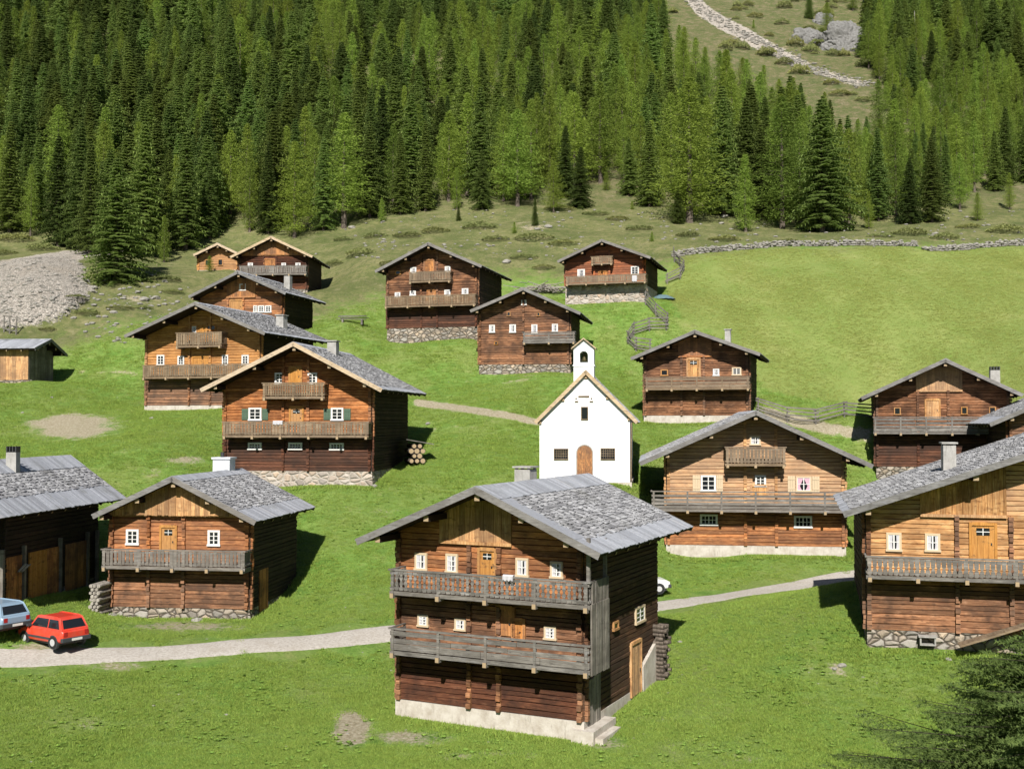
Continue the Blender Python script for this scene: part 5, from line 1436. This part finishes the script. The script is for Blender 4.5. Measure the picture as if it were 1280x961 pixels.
# cliff at the top right
def cliff(u, v, w, h, lab, seed):
    import bmesh
    p = hit(u, v, 100); k = p.y/F; bm = bmesh.new(); bmesh.ops.create_icosphere(bm, subdivisions=5, radius=1)
    for vv in bm.verts:
        q = vv.co.copy(); f_ = 1+.45*noise.noise(q*1.6+Vector((seed,0,0)))+.22*abs(noise.noise(q*5+Vector((0,seed,0))))-.10*abs(noise.noise(q*11))
        vv.co = Vector((q.x*w*k*f_, q.y*h*k*.6*f_, q.z*h*k*f_))
    m_ = bpy.data.meshes.new('cliff_rock'); bm.to_mesh(m_); bm.free(); m_.materials.append(M['cliff'])
    o = bpy.data.objects.new('cliff_rock', m_); col.objects.link(o); o.location = p; tag(o, lab, 'cliff')
cliff(1052,58,34,27,'grey rock outcrop beside the scree chute at the top right, larger lower crag',3); cliff(1008,52,22,15,'grey rock outcrop, smaller left crag above the scree chute',8); cliff(1030,30,15,12,'grey crag topmost above the scree chute',12)
# loose stones on the gravel heap, in the chute and in the grass
gmesh = []
for i in range(4):
    mb = MB(); mb.stone((0,0,.2), 1, .8, .6, rnd=random.Random(i)); gmesh.append(mb.mesh('loose_stone', M['rock']))
pts = []; rg = random.Random(9)
while len(pts) < 3600:
    u, v = rg.uniform(0-60, 130), rg.uniform(318, 418)
    if ppoly(u, v, GRAVEL): p = hit(u, v, 80, 140); pts.append((p.x, p.y, p.z, rg.uniform(.03, .10)*(2.8 if rg.random() < .07 else 1)))
while len(pts) < 4400:
    k = rg.randrange(len(CHUTE)-1); q = rg.random(); u = CHUTE[k][0]*(1-q)+CHUTE[k+1][0]*q+rg.gauss(0, 6); v = CHUTE[k][1]*(1-q)+CHUTE[k+1][1]*q+rg.gauss(0, 3)
    p = hit(u, v, 150, 400); pts.append((p.x, p.y, p.z, rg.uniform(.12, .45)))
for i in range(420):
    u, v = rg.uniform(430, 1280), rg.uniform(262, 325)
    if not ppoly(u, v, FIELD): p = hit(u, v, 80); pts.append((p.x, p.y, p.z, rg.uniform(.06, .28)))
for i in range(150):
    u, v = rg.uniform(100, 240), rg.uniform(350, 430); p = hit(u, v, 80); pts.append((p.x, p.y, p.z, rg.uniform(.06, .3)))
for i in range(330):
    u, v = rg.uniform(0, 1280), rg.uniform(470, 955); p = hit(u, v, 33); pts.append((p.x, p.y, p.z-.02, rg.uniform(.015, .06)))
scatter('loose_stones', pts, gmesh, 'loose pale stones on the gravel heap, the scree chute and the pasture', 'stones', rg)
# ------------------------------------------------------------------ meadow grass
def tuft(seed, n_=30, h=.075, sp_=.17):
    rn = random.Random(seed); V = []; Fc = []
    for _ in range(n_):
        a = rn.uniform(0, 6.28); r_ = sp_*math.sqrt(rn.random()); b = Vector((math.cos(a)*r_, math.sin(a)*r_, -.02)); l = h*rn.uniform(.45, 1.2)
        t_ = b+Vector((rn.gauss(0, .4)*l, rn.gauss(0, .4)*l, l)); s_ = Vector((rn.uniform(-1,1), rn.uniform(-1,1), 0)).normalized()*.009
        k = len(V); V += [tuple(b-s_), tuple(b+s_), tuple(t_)]; Fc.append((k, k+1, k+2))
    m_ = bpy.data.meshes.new('grass_tuft'); m_.from_pydata(V, [], Fc); m_.materials.append(M['grassblade']); return m_
tf = [tuft(i) for i in range(5)]; pts = []; rg = random.Random(21)
FOOT = [(fr, L) for k, (fr, L) in FR.items()]
RW = [at(*p) for p in ROADPX]; RW2 = [(p.x, p.y) for p in catmull(RW, 1.5)]
def inside(x, y):
    for fr, L in FOOT:
        d = Vector((x, y, 0))-Vector((fr.O.x, fr.O.y, 0)); a_, b_ = d.dot(fr.r), d.dot(fr.i)
        if -.1 < a_ < fr.W+.1 and -.1 < b_ < L+.1: return True
    return False
n_tuft = 0
while n_tuft < 190000:
    y = 36+(118-36)*rg.random()**1.5; half = y*.475+2; x = rg.uniform(-half, half)
    nn = noise.noise((x*.45, y*.45, 7))+.6*noise.noise((x*1.7, y*1.7, 2))
    if rg.random() > .75+nn*.5: continue
    if inside(x, y): continue
    if y > 76:
        gu, gv = proj(x, y, gz(x, y))
        if ppoly(gu, gv, ALP) or ppoly(gu, gv, GRAVEL) or ppoly(gu, gv, FIELD): continue
    gu, gv = proj(x, y, gz(x, y))
    if segd(gu, gv, PATH1) < 4.5 or segd(gu, gv, PATH2) < 7: continue
    bq = max(b_[1]*max(0, min(1, 1.6-math.hypot((gu-b_[0][0])/b_[0][2], (gv-b_[0][1])/b_[0][3]))) for b_ in BARE)
    if rg.random() < bq*1.6: continue
    if y < 72 and min((x-a_)**2+(y-b_)**2 for a_, b_ in RW2[::2]) < 3.0: continue
    pts.append((x, y, gz(x, y), rg.uniform(.5, 1.2)*(1+.5*max(0, nn))*(1 if y < 70 else 1.35))); n_tuft += 1
scatter('meadow_grass', pts, tf, 'short green meadow grass growing over the near slopes', 'grass', rg)
M['hayblade'] = leafmat('mown_hay_grass_blades', (.300,.390,.100), (.440,.480,.170), .15, .5)
tf2 = []
for m0 in tf[:3]:
    m1 = m0.copy(); m1.materials.clear(); m1.materials.append(M['hayblade']); m1.name = 'hay_tuft'; tf2.append(m1)
pts = []
while len(pts) < 55000:
    y = rg.uniform(82, 127); x = rg.uniform(14, y*.5+2); z = gz(x, y); u, v = proj(x, y, z)
    if not ppoly(u, v, FIELD) or rg.random() > .55+.9*noise.noise((x*.25, y*.12, 3)): continue
    pts.append((x, y, z, rg.uniform(.5, 1.3)))
scatter('hay_field_grass', pts, tf2, 'short yellowish grass of the mown hay field on the right', 'grass', rg)
# coarse clumps of dock and thistle, and pale flower heads
pts = []
while len(pts) < 3600:
    u, v = rg.uniform(-20, 1300), rg.uniform(600, 975); p = hit(u, v, 33)
    if inside(p.x, p.y) or noise.noise((p.x*.35, p.y*.35, 11)) + rg.uniform(-.35,.35) < .1 or min((p.x-a_)**2+(p.y-b_)**2 for a_, b_ in RW2[::2]) < 3: continue
    pts.append((p.x, p.y, p.z, rg.uniform(.35, .95)))
def clump(seed):
    rn = random.Random(seed); V = []; Fc = []
    for _ in range(26):
        a = rn.uniform(0, 6.28); l = rn.uniform(.05, .13); d = Vector((math.cos(a), math.sin(a), rn.uniform(.2, .9))).normalized(); sd = Vector((-math.sin(a), math.cos(a), 0)); b = d*.01; w = l*.28
        k = len(V); V += [tuple(b), tuple(b+d*l*.55+sd*w), tuple(b+d*l), tuple(b+d*l*.55-sd*w)]; Fc.append((k, k+1, k+2, k+3))
    m_ = bpy.data.meshes.new('dock_clump'); m_.from_pydata(V, [], Fc); m_.materials.append(M['dock']); return m_
M['dock'] = leafmat('broad_dock_leaves', (.170,.300,.055), (.240,.380,.085), .25, .3)
scatter('meadow_herbs', pts, [clump(i) for i in range(4)], 'clumps of broad leaved weeds dotted through the near meadow', 'herbs', rg)
# taller weeds along walls and road
pts = []
for k in ('A','C','F','E','D','Z','B','G','I'):
    fr, L = FR[k]
    for i in range(260):
        if rg.random() < .6: a_, b_ = rg.uniform(-.3, fr.W+.3), -rg.uniform(.15, .6)
        else: a_, b_ = fr.W+rg.uniform(.12, .5), rg.uniform(0, L)
        p = fr.world(a_, b_); pts.append((p.x, p.y, gz(p.x, p.y), rg.uniform(1.2, 2.6)))
scatter('tall_weeds', pts, tf, 'taller green weeds growing along the feet of the house walls', 'weeds', rg)
# ------------------------------------------------------------------ dry stone wall and fences
wp = catmull([hit(*p) for p in WALLPX], .28); rw = random.Random(77)
mb = MB()
for i in range(len(wp)-1):
    p = wp[i]; d = (wp[i+1]-p); d.z = 0; d.normalize(); nrm = Vector((-d.y, d.x, 0))
    if 1146 < proj(*p)[0] < 1154: continue
    for lay in range(3 if rw.random() < .7 else 2):
        for sd in (-.22, 0, .22):
            if rw.random() < .12: continue
            q = p+nrm*(sd+rw.uniform(-.1,.1))+d*rw.uniform(-.1,.1); mb.stone((q.x, q.y, gz(q.x, q.y)+.08+lay*.20*rw.uniform(.8,1.2)), rw.uniform(.13,.28), rw.uniform(.12,.24), rw.uniform(.07,.15), rnd=rw)
tag(mb.build('stone_wall', M['rock']), 'long dry stone wall running along the upper edge of the hay field', 'stone wall')
def fence(name, pts, label, nr=4, h=1.15, step=2.2, seed=1, slack=.05):
    rn = random.Random(seed); P0 = [hit(*p) if len(p) == 2 else at(*p) for p in pts]
    base = P0[0].copy(); root = empty(name, base); tag(root, label, 'fence')
    out = []
    for a, b in zip(P0[:-1], P0[1:]):
        k = max(1, round((b-a).length/step))
        for i in range(k): out.append(a.lerp(b, i/k))
    out.append(P0[-1])
    for p in out: p.z = gz(p.x, p.y)
    for p in out:
        m_ = MB(); q = p-base; tl = Vector((rn.uniform(-.06,.06), rn.uniform(-.06,.06), h*rn.uniform(.98, 1.12)))
        m_.tube([q+Vector((0,0,-.4)), q+tl], [.07,.06], 7); m_.build('post', M['rail_grey'], root)
    for j in range(nr):
        for a, b in zip(out[:-1], out[1:]):
            m_ = MB(); z_ = h*(.22+.76*j/(nr-1)); e = .2
            q0 = a-base+Vector((rn.uniform(-.05,.05), rn.uniform(-.09,-.06), z_+rn.uniform(-slack, slack))); q1 = b-base+Vector((0, rn.uniform(-.09,-.06), z_+rn.uniform(-slack, slack)))
            dd = (q1-q0).normalized()*e; m_.bar(q0-dd, q1+dd, .035, .11); m_.build('rail', M['rail_grey'], root)
    return root
fence('rail_fence', [(948,497,86.5),(1020,507,85.5),(1092,516,84)], 'grey rail fence at the lower edge of the hay field between two chalets', step=2.4, seed=3)
fence('rail_fence', [(807,381),(820,396),(834,408),(833,413),(812,414),(792,420),(785,430),(795,439),(812,441)], 'zigzag grey rail fence winding down below the rust orange chalet', seed=4, step=1.6, h=1.2)
fence('rail_fence', [(834,355),(850,349),(855,339),(843,328),(842,321)], 'short crooked grey fence linking the rust orange chalet and the stone wall', seed=5, step=1.5, h=1.1, slack=.12)
fence('rail_fence', [(806,512),(793,500)], 'short dark fence stub at the left corner of the chalet behind the chapel', seed=6, step=1.4, h=.9) if False else None
fence('pole_fence', [(5,415),(12,417),(20,418)], 'few upright poles standing at the foot of the gravel heap', nr=2, h=1.6, step=.7, seed=8)
# ------------------------------------------------------------------ things lying about
def pile(name, u0, u1, v, ht, n_, r_, lab, cat, mat, length, ang, seed, endmat='end_grain', group=None, d=None, zoff=0):
    rn = random.Random(seed); a = hit(u0, v) if d is None else at(u0, v, d); b = hit(u1, v) if d is None else at(u1, v, d); b = a+(b-a).normalized()*((u1-u0)/F*a.y)
    c = (a+b)/2; c.z = gz(c.x, c.y)+zoff if d is None else c.z; w = (u1-u0)/F*a.y; root = empty(name, c, ang); tag(root, lab, cat, group)
    rows = max(1, int(ht/(2*r_*.85))); per = max(1, int(w/(2*r_)))
    for j in range(rows):
        for i in range(per-(j % 2 if per > 2 else 0)):
            x = -w/2+r_+(i+(j % 2)*.5)*2*r_; z_ = r_+j*r_*1.72; rr = r_*rn.uniform(.75, 1.05); m_ = MB(); l = length*rn.uniform(.9, 1.05)
            m_.tube([(x, -l/2, z_), (x+rn.uniform(-.03,.03), l/2, z_)], [rr, rr*.95], 9); k = len(m_.v)
            m_.tube([(x, -l/2-.012, z_), (x, -l/2-.001, z_)], [rr*.86, rr*.86], 9, 1); m_.build('log', [M[mat], M[endmat]], root)
    return root
lp = pile('log_pile', 511, 538, 579, 1.35, 0, .19, 'stack of thick round logs under a board beside the green shuttered chalet', 'log pile', 'bark', 2.2, .25, 1)
mb = MB(); mb.bar((-.9, 0, 1.62), (.95, 0, 1.30), 2.4, .05, up=(0,0,1)); 
mb.build('cover_board', M['rail_grey'], lp)
pile('firewood_stack', 123, 138, 766, 1.55, 0, .095, 'grey split firewood stacked against the left side of the small chalet', 'firewood', 'dead', 1.4, -.14, 2, 'dead', d=None)
fr = FR['A'][0]; p = fr.world(WA+.30, LA-.35); p.z = gz(p.x, p.y)
root = empty('firewood_stack', p, fr.a); tag(root, 'firewood stacked high at the shady back corner of the foreground chalet', 'firewood')
for j in range(14):
    for i in range(3):
        m_ = MB(); m_.tube([(-.2+rw.uniform(-.08,.08), -.3+i*.2+rw.uniform(-.03,.03), .1+j*.165), (.30+rw.uniform(-.12,.12), -.3+i*.2+rw.uniform(-.03,.03), .1+j*.165)], [.08*rw.uniform(.8,1.15), .08], 7); m_.build('log', M['bark'], root)
def planks(name, u0, u1, v, n_, lab, cat, seed, mat='rail_grey', lift=.12, d=None):
    rn = random.Random(seed); a = hit(u0, v) if d is None else at(u0, v, d); w = (u1-u0)/F*a.y; c = a+Vector((w/2, 0, 0)); c.z = gz(c.x, c.y) if d is None else a.z; root = empty(name, c); tag(root, lab, cat)
    for i in range(n_):
        m_ = MB(); y = rn.uniform(-.4,.4); z_ = lift+i*.07; m_.bar((-w/2*rn.uniform(.8,1.05), y, z_+rn.uniform(-.03,.03)), (w/2*rn.uniform(.8,1.05), y+rn.uniform(-.3,.3), z_+rn.uniform(-.03,.03)), .2, .05); m_.build('plank', M[mat], root)
    for x in (-w*.3, w*.3):
        m_ = MB(); m_.box(x-.08, x+.08, -.5, .5, -.2, lift-.03); m_.build('bearer', M[mat], root)
planks('plank_pile', 421, 461, 403, 6, 'low pile of weathered planks on the grass left of the tall brown chalet', 'plank pile', 1, lift=.3)
p = hit(266, 594); 
root = empty('rail_barrier', at(250, 590, 66)); root.location.z = gz(root.location.x, root.location.y); tag(root, 'pale wooden rail on posts seen behind the white chimney', 'barrier')
for x in (-.2, 1.9):
    m_ = MB(); m_.box(x-.06, x+.06, -.06, .06, -.4, 1.15); m_.build('post', M['rail_grey'], root)
for z_ in (1.0, .72):
    m_ = MB(); m_.box(-.4, 2.1, -.11, -.065, z_-.07, z_+.07); m_.build('rail', M['rail_grey'], root)
# brushwood heap behind the plain brown chalet
p = hit(682, 366, 60); mb = MB(); rb_ = random.Random(4)
for i in range(110):
    a = rb_.uniform(0, 3.14); c = Vector((rb_.gauss(0, 1.2), rb_.gauss(0, .6), abs(rb_.gauss(0, .35))+.1)); d_ = Vector((math.cos(a), math.sin(a)*.6, rb_.uniform(-.25,.25)))*rb_.uniform(.5, 1.3)
    mb.tube([c-d_, c+d_], [.05, .03], 5)
o = mb.build('brushwood_heap', M['dead']); o.location = p; tag(o, 'heap of old branches and boards behind the plain brown chalet', 'brushwood heap')
# tarpaulin heap at the corner of the rust orange chalet
p = hit(829, 374, 60); import bmesh
bm = bmesh.new(); bmesh.ops.create_grid(bm, x_segments=24, y_segments=18, size=1)
for v in bm.verts:
    q = math.hypot(v.co.x, v.co.y*1.0); z_ = max(0, .75*(1-q**2.2))+.12*noise.noise((v.co.x*3, v.co.y*3, 1)); v.co = Vector((v.co.x*1.15, v.co.y*.8, max(-.1, z_*.6)))
m_ = bpy.data.meshes.new('tarpaulin_heap'); bm.to_mesh(m_); bm.free(); m_.materials.append(M['tarp'])
o = bpy.data.objects.new('tarpaulin_heap', m_); col.objects.link(o); o.location = p; tag(o, 'blue green tarpaulin covering a heap at the corner of the rust orange chalet', 'tarpaulin')
so_ = o.modifiers.new('thick', 'SOLIDIFY'); so_.thickness = .02
# ramp at the right chalet
fr = FR['F'][0]; a_ = fr.P(1198, 806, .7); b_ = fr.P(1300, 771, .7)
root = empty('plank_ramp', fr.world(a_[0], -.8, 0), fr.a); tag(root, 'sloping plank ramp leaning up to the right in front of the large chalet', 'ramp')
for i in range(3):
    m_ = MB(); m_.bar((0, -.3+i*.24, a_[1]+.03), (b_[0]-a_[0]+.6, -.3+i*.24, b_[1]+.12), .22, .07); m_.build('plank', M['rail_tan'], root)
m_ = MB(); m_.box(3.2, 3.35, -.35, .3, -1, b_[1]-.25); m_.build('trestle', M['rail_grey'], root)
q = fr.P(1149, 803, .15); q2 = fr.P(1169, 797, .15); m_ = MB(); w_ = q2[0]-q[0]
m_.box(0, w_, -.35, 0, 0, .05); m_.box(0, .06, -.35, 0, .05, .32); m_.box(w_-.06, w_, -.35, 0, .05, .32); m_.box(-.05, w_+.05, -.4, .02, .322, .37)
o = m_.build('feeding_box', M['concrete']); o.location = fr.world(q[0], -.1, q[1]-.05); o.rotation_euler[2] = fr.a; tag(o, 'small grey open box standing against the dry stone base of the right chalet', 'box')
# laundry and blankets over the balcony rails
def towel(key, u0, u1, vr, vb, b, lab, mat='curtain'):
    fr = FR[key][0]; (s0, h1), (s1, h0) = fr.P(u0, vr, b+.1), fr.P(u1, vb, b+.1); m_ = MB(); w = s1-s0; n_ = 8; rings = []
    for i in range(n_+1):
        x = w*i/n_; o = .02*math.sin(i*1.7)
        rings.append([(x, -.10-o, h0-h1+.03*math.sin(i*2.3)), (x, -.10-o*.3, -.02), (x, -.04, .03), (x, .07, .02), (x, .09, -.35), (x, .075, -.35), (x, .055, -.0), (x, -.03, .012), (x, -.085-o*.3, -.03), (x, -.085-o, h0-h1+.03*math.sin(i*2.3))])
    m_.loft(rings); o = m_.build('hanging_cloth', M[mat]); o.location = fr.world(s0, -b, h1+.03); o.rotation_euler[2] = fr.a; tag(o, lab, 'cloth')
towel('A', 628, 641, 720, 727, 1.15, 'small white cloth over the carved upper rail of the foreground chalet')
towel('D', 341, 353, 527, 531, 1.0, 'white cloth on the long rail of the chalet with green shutters')
towel('P', 790, 796, 345, 352, 1.1, 'small white cloth over the rail of the rust orange chalet')
# ------------------------------------------------------------------ cars
def car(name, loc, rz, paint, label, big=False):
    root = empty(name, loc, rz); tag(root, label, 'car'); root.scale = (.95, .93, .88)
    Ln, W_, H_ = (3.75, 1.62, 1.42) if big else (3.40, 1.50, 1.43)
    hl_, hw = Ln/2, W_/2
    # x forward. lower body as cross-section stations
    st = [(-hl_, .42, .80, .90), (-hl_+.10, .30, .88, .97), (-hl_*.5, .26, .90, 1.0), (0, .25, .90, 1.0), (hl_*.42, .25, .88, 1.0), (hl_*.62, .25, .85, .99), (hl_-.15, .28, .76, .95), (hl_, .40, .66, .86)]
    rings = []
    for x, zb, zt, wk in st:
        w = hw*wk; zm = (zb+zt)*.5
        rings.append([(x,-w*.92,zb),(x,w*.92,zb),(x,w,zb+.10),(x,w*1.0,zm+.05),(x,w*.95,zt-.03),(x,w*.86,zt),(x,-w*.86,zt),(x,-w*.95,zt-.03),(x,-w*1.0,zm+.05),(x,-w,zb+.10)])
    m_ = MB(); m_.loft(rings)
    # greenhouse
    gr_ = []
    for x, z_, w in ((-hl_+.06,.86,.90),(-hl_+.34,H_-.06,.74),(-hl_+.60,H_,.73),(hl_*.05,H_,.73),(hl_*.18,H_-.05,.74),(hl_*.46,.86,.88)):
        gr_.append((x, z_, hw*w))
    tp = [(x, w, z_) for x, z_, w in gr_]
    vv = [(x,-w,z_) for x, w, z_ in tp]+[(x,w,z_) for x, w, z_ in tp]; b = len(m_.v); m_.v += vv; n_ = len(tp)
    for i in range(n_-1): m_.f.append((b+i, b+i+1, b+n_+i+1, b+n_+i)); m_.m.append(0)
    m_.f.append(tuple(b+i for i in range(n_))); m_.m.append(0); m_.f.append(tuple(b+n_+i for i in reversed(range(n_)))); m_.m.append(0)
    body = m_.build('body', M[paint], root)
    bv = body.modifiers.new('bevel', 'BEVEL'); bv.width = .035; bv.segments = 3; bv.limit_method = 'ANGLE'; bv.angle_limit = rad(25)
    def lerp(a, b, q): return a+(b-a)*q
    xr0, xr1 = -hl_+.06, -hl_+.34
    # rear, front and side windows, proud by a few mm
    def quad(nm, pts, nrm, mat, par=root):
        k = MB(); n3 = Vector(nrm).normalized(); a = [Vector(p)+n3*.004 for p in pts]; b2 = [Vector(p)-n3*.02 for p in pts]; k.loft([b2, a]); return k.build(nm, M[mat], par)
    def slope(q, x0, z0, w0, x1, z1, w1): return lerp(x0,x1,q), lerp(z0,z1,q), lerp(w0,w1,q)
    a0 = slope(.16, -hl_+.06,.86,hw*.90, -hl_+.34,H_-.06,hw*.74); a1 = slope(.90, -hl_+.06,.86,hw*.90, -hl_+.34,H_-.06,hw*.74)
    quad('rear_window', [(a0[0],-a0[2]*.86,a0[1]),(a0[0],a0[2]*.86,a0[1]),(a1[0],a1[2]*.86,a1[1]),(a1[0],-a1[2]*.86,a1[1])], (-1,0,.4), 'glass')
    f0 = slope(.12, hl_*.46,.86,hw*.88, hl_*.18,H_-.05,hw*.74); f1 = slope(.92, hl_*.46,.86,hw*.88, hl_*.18,H_-.05,hw*.74)
    quad('windscreen', [(f0[0],f0[2]*.88,f0[1]),(f0[0],-f0[2]*.88,f0[1]),(f1[0],-f1[2]*.88,f1[1]),(f1[0],f1[2]*.88,f1[1])], (1,0,.6), 'glass')
    zb, zt = .92, H_-.11
    def wy(z_): return lerp(hw*.90, hw*.735, (z_-.86)/(H_-.86))
    for sg in (-1, 1):
        for xa, xb, xc, xd in ((-hl_+.28, -hl_*.36, -hl_*.36, -hl_+.46), (-hl_*.32, hl_*.36, hl_*.17, -hl_*.32)):
            quad('side_window', [(xa,sg*wy(zb),zb),(xb,sg*wy(zb),zb),(xc,sg*wy(zt),zt),(xd,sg*wy(zt),zt)], (0,sg,.25), 'glass')
        for x in (-hl_+.62, hl_-.66):
            k = MB(); k.tube([(x, sg*(hw-.17), .29), (x, sg*(hw-.15), .29), (x, sg*(hw+.015), .29), (x, sg*(hw+.02), .29)], [.26,.285,.285,.25], 22); wh = k.build('wheel', M['rubber'], root)
            k = MB(); k.tube([(x, sg*(hw+.0), .29), (x, sg*(hw+.028), .29)], [.175,.165], 18); k.build('rim', M['rim'], wh)
            k = MB(); k.tube([(x, sg*(hw-.14), .30), (x, sg*(hw-.001), .30)], [.33,.335], 22); k.build('wheel_arch', M['plastic'], root)
        k = MB(); k.box(-hl_-.012, -hl_+.05, sg*hw*.70-.09, sg*hw*.70+.09, .60, .80); k.build('tail_lamp', M['red_lamp'], root)
        k = MB(); k.box(hl_-.05, hl_+.006, sg*hw*.62-.12, sg*hw*.62+.12, .54, .68); k.build('headlight', M['rim'], root)
        k = MB(); k.box(-hl_*.5, hl_*.45, sg*(hw-.01), sg*(hw+.018), .40, .50) if sg > 0 else k.box(-hl_*.5, hl_*.45, -(hw+.018), -(hw-.01), .40, .50); k.build('side_moulding', M['plastic'], root)
        k = MB(); k.box(hl_*.34, hl_*.42, min(sg*hw*.92, sg*(hw+.12)), max(sg*hw*.92, sg*(hw+.12)), .90, 1.0); k.build('wing_mirror', M['plastic'], root)
    for x0, x1 in ((-hl_-.07, -hl_+.12), (hl_-.12, hl_+.06)):
        k = MB(); k.box(x0, x1, -hw*.97, hw*.97, .33, .53); o = k.build('bumper', M['plastic'], root); q = o.modifiers.new('bevel', 'BEVEL'); q.width = .03; q.segments = 2
    k = MB(); k.box(-hl_-.085, -hl_-.071, -.26, .26, .38, .49); k.build('number_plate', M['white'], root)
    k = MB(); k.box(-hl_+.35, hl_*.9, -hw*.8, hw*.8, .16, .27); k.build('underbody', M['iron'], root)
    return root
def carat(u, v, d): p = at(u, v, d); p.z = gz(p.x, p.y); return p
car('hatchback_car', carat(66, 803, 48.0), rad(146), 'car_red', 'small red hatchback parked on the grass beside the gravel road')
car('hatchback_car', carat(-13, 799, 48.3), rad(150), 'car_silver', 'silver blue hatchback cut by the left picture edge, parked by the red one', True)
car('hatchback_car', carat(793, 752, 60.0), rad(8), 'car_white', 'white car mostly hidden behind the tall foreground chalet, beside the road', True)
# ------------------------------------------------------------------ young conifer in the lower right corner, close to the camera
rn = random.Random(31)
D0 = 14.0; cpos = at(1338, 900, D0); basez = gz(cpos.x, cpos.y); topz = at(1338, 765, D0).z; hT = topz-basez
root = empty('young_spruce', (cpos.x, cpos.y, basez)); tag(root, 'young spruce reaching into the lower right corner close to the viewer', 'tree')
mb = MB(); mb.tube([(0,0,-.5),(0,0,hT*.5),(0,0,hT)], [.10,.07,.012], 9); mb.build('trunk', M['bark'], root)
V = []; Fc = []; br = MB()
z_ = hT*.25
while z_ < hT*.99:
    q = z_/hT; Lb = min(2.7, 1.35*(hT-z_))+.12; nb = 8
    for k in range(nb):
        a = 6.283*k/nb+rn.uniform(-.3,.3); L = Lb*rn.uniform(.7,1.15); dr = Vector((math.cos(a), math.sin(a), 0))
        def bp(t): return dr*(L*t)+Vector((0,0,z_+L*(.05*t-.22*t*t+.18*t**4)))
        br.tube([bp(0), bp(.5), bp(1)], [.018,.009,.003], 5)
        m = int(L/.075)+2
        for j in range(2, m+1):
            t_ = j/m; c = bp(t_); tl = (.20+.50*L*(1-t_)*.5)*rn.uniform(.7,1.15)
            for sg in (-1, 1):
                sd = Vector((-dr.y, dr.x, 0))*sg; td = (sd*.8+dr*.65+Vector((0,0,rn.uniform(-.35,.05)))).normalized()
                nn_ = max(4, int(tl/.016))
                for i in range(nn_):
                    w = c+td*(tl*i/nn_); for_ = td*rn.uniform(.012,.03)
                    s_ = Vector((rn.uniform(-1,1), rn.uniform(-1,1), rn.uniform(-.6,1))).normalized()*rn.uniform(.03, .055); e = td*.011
                    kk = len(V); V += [tuple(w-e), tuple(w+e), tuple(w+s_+for_)]; Fc.append((kk, kk+1, kk+2))
                    kk = len(V); V += [tuple(w-e), tuple(w+e), tuple(w-s_+for_)]; Fc.append((kk, kk+1, kk+2))
    z_ += rn.uniform(.12,.18)*(1 if q < .8 else .7)
print('CONIFER tris', len(Fc))
br.build('branches', M['twig'], root)
m_ = bpy.data.meshes.new('crown'); m_.from_pydata(V, [], Fc); m_.materials.append(M['larch2'] if 'larch2' in M else M['spruce']); c = bpy.data.objects.new('crown', m_); col.objects.link(c); c.parent = root
# ------------------------------------------------------------------ camera, light, sky
cam = bpy.data.cameras.new('camera'); co_ = bpy.data.objects.new('camera', cam); col.objects.link(co_)
cam.sensor_width = 36; cam.lens = 36*F/1280; cam.clip_end = 3000; cam.clip_start = .3
co_.location = (0, 0, EYE); co_.rotation_euler = (math.pi/2 + PITCH, 0, 0); scene.camera = co_
SUN_EL = rad(39); SUN_AZ = rad(6)      # behind the camera, a little to the left
sdir = Vector((-math.sin(SUN_AZ)*math.cos(SUN_EL), -math.cos(SUN_AZ)*math.cos(SUN_EL), math.sin(SUN_EL)))
sl_ = bpy.data.lights.new('sun', 'SUN'); sl_.energy = 5.0; sl_.angle = rad(.5); sl_.color = (1, .955, .88)
so = bpy.data.objects.new('sun', sl_); col.objects.link(so); so.rotation_euler = sdir.to_track_quat('Z', 'Y').to_euler()
w = bpy.data.worlds.new('World'); scene.world = w; w.use_nodes = True; nt = w.node_tree
sky = nt.nodes.new('ShaderNodeTexSky'); sky.sky_type = 'NISHITA'; sky.sun_disc = False; sky.sun_elevation = SUN_EL
sky.sun_rotation = math.atan2(sdir.x, sdir.y); sky.altitude = 1700
bg = nt.nodes['Background']; bg.inputs[1].default_value = .05; nt.links.new(sky.outputs[0], bg.inputs[0])
vs = scene.view_settings; vs.view_transform = 'Standard'; vs.look = 'None'; vs.gamma = 1; vs.exposure = .6; vs.use_curve_mapping = False
scene.cycles.max_bounces = 5; scene.cycles.diffuse_bounces = 2; scene.cycles.transmission_bounces = 3
scene.cycles.use_adaptive_sampling = True; scene.cycles.adaptive_threshold = .02
